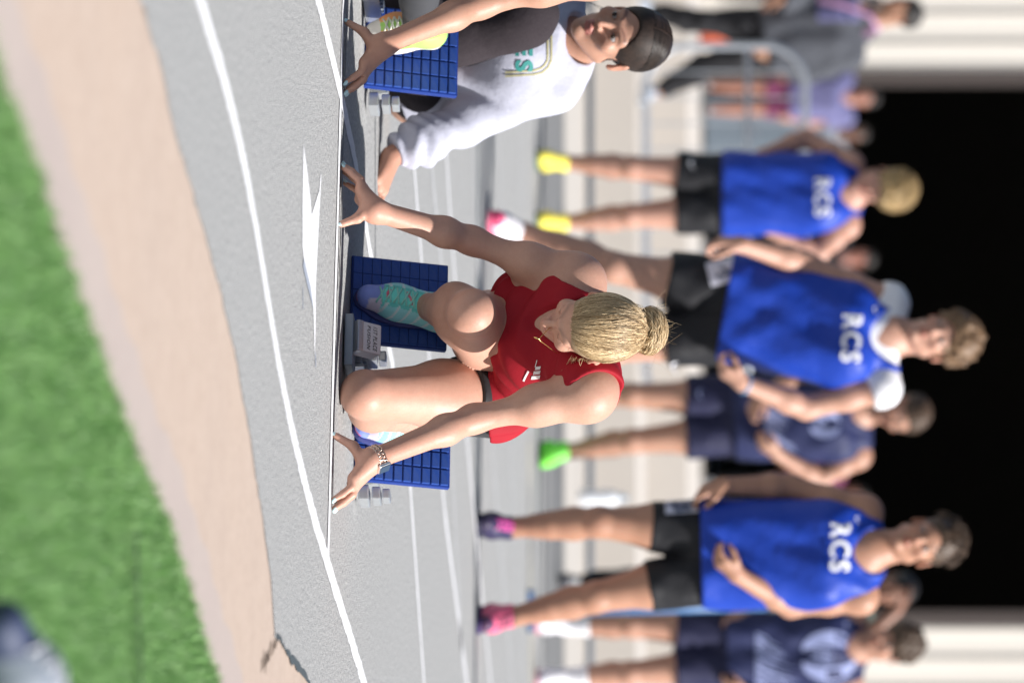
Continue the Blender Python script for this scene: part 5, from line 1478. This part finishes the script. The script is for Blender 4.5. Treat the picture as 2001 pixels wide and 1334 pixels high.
# ================================================================== the girl in the pale sweatshirt, squatting behind the blocks
def girl():
    d = 12.9
    hax = frame(np.array((-0.30, -0.92, -0.22)), np.array((0.06, 0, 1.0)))
    hsz = 0.95
    p = lambda u, h, dd=0.0: P(u, h, d + dd)
    wr = p(303, 765, -0.10)
    J = dict(head=p(74, 1219, -0.10), hax=hax, hs=hsz, neck=p(88, 1112), chest=p(86, 1020, 0.0), waist=p(102, 915, 0.10), pelvis=p(118, 838, 0.16),
             sl=p(12, 1092, 0.02), sr=p(166, 1088, -0.02), el=p(-60, 930, -0.1), er=p(232, 918, 0.0), wl=p(-40, 800, -0.25), wr=wr,
             hl=p(85, 838, 0.15), hr=p(165, 832, 0.12), kl=p(34, 1022, -0.30), kr=p(30, 800, -0.32), al=p(108, 782, -0.22), ar=p(100, 775, 0.12), fwd=np.array((-0.34, -0.94, 0)))
    Gp, J = person_sdf(J, 0.98, True)
    tip = p(374, 748, -0.14)
    palm, fs = hand(J['wr'] + np.array((0.012, 0, -0.004)), tip - J['wr'] - np.array((0, 0, 0.012)), (0.1, 0.25, -1), 1, 0.95, 0.12, 0.25)
    palm2, fs2 = hand(J['wl'], (0.3, -0.5, -1), (0.5, -0.5, 0.3), 1, 0.95, 0.7)
    body = body_sdf(Gp, {'r': (palm, fs), 'l': (palm2, fs2)})
    root = thing('person', (p(100, 800)[0], d, 0), 'girl in pale sweatshirt and charcoal pants squatting with one hand on the track', 'person')
    skin = np.array((0.45, 0.25, 0.175))
    def cf(v):
        c = np.tile(skin, (len(v), 1))
        face_paint(v, c, J['head'], hax, hsz, (0.045, 0.024, 0.018), (0.40, 0.115, 0.11), True)
        g_ = np.exp(-(np.linalg.norm(v - J['wr'], axis=1) / 0.12) ** 2)[:, None] * 0.3
        return c * (1 - g_) + skin * np.array((1.05, 0.82, 0.78)) * g_
    sdf_mesh('body', body, joint_pts(J) + [tip], 0.15, 0.004, m_skin, root, cf)
    eyes(J['head'], hax, hsz, root, (0.12, 1, -0.02))
    # hair combed flat from a middle parting
    cap = OFF(ell((0, -0.012, 0.034), (0.0765, 0.098, 0.0855)), 0.0065)
    cap = SUB(cap, ell((0, 0.100, -0.036), (0.0715, 0.062, 0.103)), 0.006)
    cap = SUB(cap, rc((0.003, 0.12, 0.130), (0.003, -0.04, 0.1275), 0.0035, 0.0035), 0.002)
    cap = MAX(0.01, cap, half((0, -0.03, -0.05), (0, 0.4, -1)))
    cap = SUB(cap, rc((-0.12, 0.004, -0.03), (-0.06, 0.004, -0.03), 0.024, 0.018), 0.008)
    cap = SUB(cap, rc((0.12, 0.004, -0.03), (0.06, 0.004, -0.03), 0.024, 0.018), 0.008)
    hr = sdf_mesh('hair', XF(cap, J['head'], hax, hsz), [J['head']], 0.16, 0.004, m_dkhair, root)
    hp = lambda x, y, z: J['head'] + hsz * (np.array((x, y, z)) @ hax)
    rr = np.random.default_rng(9); mb = MB()
    ec, er = np.array((0, -0.012, 0.034)), np.array((0.0835, 0.105, 0.0925))
    for i in range(700):
        sg = rr.choice((-1, 1)); y0 = rr.uniform(-0.5, 0.72)
        st = np.array((sg * 0.05, y0, math.sqrt(max(0.05, 1 - y0 * y0))))
        en = np.array((sg * rr.uniform(0.5, 0.9), -0.75, rr.uniform(-0.5, 0.05)))
        md = np.array((sg * 0.95, 0.25 * y0 + 0.05, 0.35))
        pts = []
        for k in range(9):
            t = k / 8; q = (1 - t) ** 2 * st + 2 * t * (1 - t) * md * 1.1 + t * t * en
            pts.append(hp(*(ec + er * nrm(q) * (1 + 0.004 * math.sin(i)))))
        mb.tube(pts, 0.0011, 3, cap=False)
    mb.hair('strands', m_strand, hr, 27, ((0.012, 0.008, 0.007), (0.045, 0.029, 0.022)), rr)
    mb = MB()
    for i in range(2):
        mb.tube([hp(0.080, -0.03, -0.045), hp(0.098, -0.02, -0.075 - 0.01 * i), hp(0.112 + 0.01 * i, -0.01, -0.120)], 0.0006, 3)
    mb.build('loose_hair', m_dkhair, hr, True)
    MB().tube([hp(0.079, -0.004, -0.062) + 0.008 * np.array((math.cos(a), 0.4 * math.cos(a), math.sin(a))) for a in np.linspace(0, 6.28, 13)[:-1]], 0.0014, 5, closed=True).build('earring', m_steel, root, True)
    # sweatshirt
    sp_, side, hs, fw = Gp['spine'], Gp['side'], Gp['hs'], Gp['fw']
    loose = []
    for sg in (-1, 1):
        loose.append(rc(J['chest'] + side * sg * 0.060, J['waist'] + hs * sg * 0.056 + fw * 0.01, 0.100, 0.104))
        loose.append(rc(J['waist'] + hs * sg * 0.060, J['pelvis'] + hs * sg * 0.062 - fw * 0.01, 0.103, 0.112))
    tor = U(0.06, OFF(Gp['torso'], 0.024), *loose)
    tor = WAVE(tor, 0.0078, folds_fn(J, sp_, side, 2.0, 0.8))
    arms = []
    for k in 'lr':
        s_, e_, w_ = J['s' + k], J['e' + k], J['w' + k]
        up = U(0.05, rc(s_, e_, 0.062, 0.053), rc(e_, e_ * 0.35 + w_ * 0.65, 0.054, 0.054), rc(e_ * 0.35 + w_ * 0.65, w_, 0.052, 0.032))
        ad = nrm(w_ - e_).astype(np.float32); e32 = e_.astype(np.float32); sd = side.astype(np.float32)
        L = float(np.linalg.norm(w_ - e_))
        def bunch(pp, ad=ad, e32=e32, L=L):
            q = pp - e32; a = q @ ad; b = q @ sd
            lo = np.clip((a - 0.02) / L, 0, 1)
            return lo * (np.sin(a * 150 + 3.0 * np.sin(b * 34) + b * 26) * 1.1 + 0.5 * np.sin(a * 90 - b * 60)) + (1 - lo) * 0.5 * np.sin(a * 38 + b * 45)
        arms.append(MAX(0.004, WAVE(up, 0.0072, bunch), half(w_ - nrm(w_ - e_) * 0.012, w_ - e_)))
    tor = MAX(0.006, tor, half(J['pelvis'] - sp_ * 0.035, -sp_ + fw * 0.1))
    tor = SUB(tor, rc(J['neck'] + sp_ * 0.028 + fw * 0.028, J['neck'] + sp_ * 0.2 + fw * 0.06, 0.062, 0.09), 0.008)
    sw = MIN(*[U(0.014, tor, a) for a in arms])
    o = sdf_mesh('sweatshirt', sw, [J[k] for k in ('neck', 'chest', 'waist', 'pelvis', 'sl', 'sr', 'er', 'wr', 'el', 'wl')], 0.16, 0.005, m_sweat, root)
    ring = [J['neck'] + sp_ * 0.030 + fw * 0.026 + side * 0.066 * math.cos(a) + nrm(fw - sp_ * 0.35) * 0.064 * math.sin(a) for a in np.linspace(0, 6.283, 33)[:-1]]
    MB().tube(ring, 0.010, 8, closed=True).build('collar', m_sweat, o, True)
    tr = bvh(o)
    m_tealp = mat('teal_print', (0.03, 0.24, 0.22), 0.7); m_goldp = mat('gold_print', (0.36, 0.33, 0.18), 0.7)
    into = nrm((0.1, 1, 0))
    for t_, u_ in (('E', 94), ('S', 124)):
        v2, f2 = text2d(t_, 0.058, 0.0022)
        decal('lettering', v2, f2, P(u_, 1021, d - 0.2), (1, 0, 0), (0, 0, 1), into, tr, m_tealp, o, 0.003)
    for dx, w in ((0, 0.0022), (7, 0.0022)):
        arc = [(4 + k * 12, 1076 - dx) for k in range(9)] + [(112, 1075 - dx), (124 - dx * 0.4, 1069 - dx), (134 - dx, 1058 - dx * .4), (139 - dx, 1042), (141 - dx, 1020), (142 - dx, 1000), (142 - dx, 985)]
        c0 = P(75, 1030, d - 0.2); v0 = [P(a, b, d - 0.2) - c0 for a, b in arc]
        v2, f2 = ribbon2d([(q[0], q[2]) for q in v0], [w] * len(v0))
        decal('border_line', v2, f2, c0, (1, 0, 0), (0, 0, 1), into, tr, m_goldp, o, 0.003)
    # trousers and shoes
    fsn = []
    for k in 'lr':
        t_ = U(0.05, rc(J['h' + k], J['k' + k], 0.100, 0.074), rc(J['k' + k], J['k' + k] * 0.45 + J['a' + k] * 0.55, 0.072, 0.066), rc(J['k' + k] * 0.45 + J['a' + k] * 0.55, J['a' + k], 0.066, 0.052))
        t_ = WAVE(t_, 0.0045, folds_fn(J, nrm(J['k' + k] - J['a' + k]), side, 1.0 + (k == 'l'), 0.9))
        fsn.append(MAX(0.005, t_, half(J['a' + k] , J['a' + k] - J['k' + k])))
    pants = MIN(*[U(0.04, f, MAX(0.005, Gp['torso'], half(J['pelvis'] + sp_ * 0.05, sp_))) for f in fsn])
    sdf_mesh('trousers', pants, [J[k] for k in ('pelvis', 'hl', 'hr', 'kl', 'kr', 'al', 'ar')], 0.14, 0.006, m_char, root)
    for k in 'lr':
        an = J['a' + k].copy(); an[2] = 0.085
        toe = an + np.array((-0.06, -0.16, 0)); toe[2] = 0.018
        shoe(root, an, toe, ZUP, [(0.7, 0.7, 0.72)], 0.95, 0.006, (0.7, 0.7, 0.7), (0.75, 0.75, 0.75))
    return root, J
girl()
# ================================================================== barriers, cabinet and the small things
m_galv = mat('galvanised_tube', (0.42, 0.45, 0.50), 0.45, metal=0.55, noise=[(12, 0.4, (0.34, 0.37, 0.42))])
def barrier_proto(loc, L, label):
    root = thing('crowd_barrier', loc, label, 'barrier', 'crowd barriers on the concrete step')
    x0, y0, z0 = loc
    H, r, c = 1.02, 0.024, 0.24
    pts = []
    for a in np.linspace(0, 90, 7): pts.append((x0 + L - c + c * math.sin(R(a)), y0, z0 + H - c + c * math.cos(R(a))))
    loop = [(x0 + c, y0, z0 + H)] + pts
    for a in np.linspace(0, 90, 7): loop.append((x0 + L - c + c * math.cos(R(a)), y0, z0 + 0.045 + c - c * math.sin(R(a))))
    for a in np.linspace(0, 90, 7): loop.append((x0 + c - c * math.sin(R(a)), y0, z0 + 0.045 + c - c * math.cos(R(a))))
    for a in np.linspace(0, 90, 7)[:-1]: loop.append((x0 + c - c * math.cos(R(a)), y0, z0 + H - c + c * math.sin(R(a))))
    MB().tube(loop, r, 8, closed=True).build('frame', m_galv, root, True)
    MB().tube([(x0 + 0.01, y0, z0 + 0.67), (x0 + L - 0.01, y0, z0 + 0.67)], 0.018, 6).build('middle_rail', m_galv, root, True)
    n = 14
    for i in range(1, n):
        x = x0 + L * i / n
        MB().tube([(x, y0, z0 + 0.05), (x, y0, z0 + H - 0.005)], 0.006, 5, cap=False).build('bar', m_galv, root, True)
    for x in (x0 + 0.35, x0 + L - 0.35):
        MB().tube([(x, y0 - 0.28, z0 + 0.018), (x, y0 - 0.05, z0 + 0.03), (x, y0 + 0.05, z0 + 0.03), (x, y0 + 0.28, z0 + 0.018)], 0.017, 6).build('foot', m_galv, root, True)
    return root
BD = 31.32
bx = lambda u: P(u, 1400, BD)[0]
BL = 2.22
labs = ['rounded steel crowd barrier behind the striding person in the hoodie', 'rounded steel crowd barrier in front of the lavender shirted person',
        'steel crowd barrier behind the tall boy and the navy vest', 'steel crowd barrier behind the boy with pink spikes']
proto = barrier_proto((bx(90), BD, 0.33), BL, labs[1])
for x, lb in ((bx(82) - BL, labs[0]), (bx(90) + BL + 0.05, labs[2]), (bx(90) + 2 * (BL + 0.05), labs[3])):
    c = proto.copy(); COL.objects.link(c); c.location = (x, BD, 0.33); c['label'] = lb
    for ch in list(proto.children):
        k = ch.copy(); COL.objects.link(k); k.parent = c
# cabinet inside the doorway
m_cab = mat('blue_grey_steel', (0.17, 0.215, 0.26), 0.5, noise=[(3, 0.3, (0.18, 0.22, 0.27))])
cx0, cx1 = P(200, 1400, 49.0)[0], P(318, 1400, 49.0)[0]
cab = thing('storage_cabinet', ((cx0 + cx1) / 2, 49.0, 0.615), 'blue grey steel cabinet standing in front of the dark doorway', 'cabinet')
cm, ch = (cx0 + cx1) / 2, (cx1 - cx0) / 2
MB().box((cm, 49.0, 0.615 + 0.47), (ch, 0.22, 0.43), bev=0.01).build('carcass', m_cab, cab)
for s in (-1, 1):
    o = MB().box((cm + s * ch / 2, 48.77, 0.615 + 0.47), (ch / 2 - 0.006, 0.012, 0.41), bev=0.004).build('door', m_cab, cab)
    MB().box((cm + s * 0.04, 48.75, 0.615 + 0.5), (0.008, 0.012, 0.05)).build('handle', m_galv, o)
for sx in (-1, 1):
    MB().box((cm + sx * (ch - 0.04), 49.0, 0.635), (0.02, 0.2, 0.02)).build('foot', m_dark, cab)
# orange bag behind the barriers
m_or = mat('orange_nylon', (0.55, 0.10, 0.04), 0.7, bump=[(20, 0.3, 0.02)])
ox = P(62, 1380, 47.2)[0]
ob = thing('bag', (ox, 47.2, 0.615), 'orange bag standing behind the steel barriers', 'bag')
c = np.array((ox, 47.2, 0.615 + 0.14))
sdf_mesh('sack', NOISE(rbox(c, (0.12, 0.10, 0.14), 0.05, np.eye(3)), 0.008, 0.12, 4), [c], 0.22, 0.012, m_or, ob)
MB().tube([c + np.array((0.05 * math.cos(a), 0, 0.13 + 0.07 * math.sin(a))) for a in np.linspace(0, 3.14, 9)], 0.010, 6).build('handle', m_dark, ob, True)
# white bottle on the apron by the pipe
m_plas = mat('white_plastic', (0.72, 0.75, 0.80), 0.35); m_capb = mat('grey_cap', (0.35, 0.42, 0.50), 0.5)
bp = G(972, 1128); 
bt = thing('water_bottle', (bp[0], bp[1], 0.008), 'white bottle standing on the concrete near the boy with pink spikes', 'bottle')
def lathe(prof, n=20):
    v = [(bp[0] + r * math.cos(6.283 * k / n), bp[1] + r * math.sin(6.283 * k / n), z) for r, z in prof for k in range(n)]
    f = [(i * n + k, i * n + (k + 1) % n, (i + 1) * n + (k + 1) % n, (i + 1) * n + k) for i in range(len(prof) - 1) for k in range(n)]
    return v, f + [tuple(range(n))[::-1], tuple((len(prof) - 1) * n + k for k in range(n))]
v, f = lathe([(0.040, 0.009), (0.046, 0.015), (0.046, 0.10), (0.043, 0.115), (0.046, 0.13), (0.046, 0.20), (0.030, 0.235), (0.022, 0.245)])
mesh('bottle', v, f, m_plas, bt, True)
v, f = lathe([(0.025, 0.246), (0.025, 0.275), (0.012, 0.28), (0.010, 0.30)])
mesh('cap', v, f, m_capb, bt, True)
# thin blue pole between the boys
m_bpole = mat('blue_pole_paint', (0.05, 0.14, 0.32), 0.45, noise=[(9, 0.4, (0.09, 0.20, 0.40))])
q0, q1 = G(1186, 1060), P(1172, 1480, 22.0)
pl = thing('pole', (P(1192, 1000, 22.4)[0], 22.4, 0), 'thin blue pole standing between the pink spiked boy and the navy vest with white socks', 'pole')
bz = np.array((P(1192, 1000, 22.4)[0], 22.4, 0.0))
MB().tube([bz + np.array((0, 0, 0.02)), bz + np.array((-0.03, 0, 1.05))], 0.029, 10).build('shaft', m_bpole, pl, True)
MB().box(bz + np.array((0, 0, 0.012)), (0.09, 0.09, 0.010), bev=0.003).build('base_plate', m_bpole, pl)
MB().tube([bz + np.array((-0.03, 0, 1.05)), bz + np.array((-0.0305, 0, 1.09))], 0.034, 10).build('cap', m_pipe, pl, True)
# out-of-focus shoe on the turf close to the camera
fs = thing('running_shoe', G(1300, -40), 'navy and white shoe lying on the green turf', 'shoe')
a = P(1440, 0, 6.02); a[2] = 0.075
t = P(1186, 10, 5.92); t[2] = 0.012
def navy_paint(c, x, y, z):
    c[:] = (0.21, 0.24, 0.29)
    c[(y > 0.72)] = (0.045, 0.06, 0.12)
    c[(y < 0.30) & (z < 0.05)] = (0.06, 0.08, 0.14)
shoe(fs, a, t, ZUP, [(0.6, 0.6, 0.7)], 1.0, 0.006, (0.7, 0.7, 0.75), (0.10, 0.12, 0.17), paint=navy_paint)
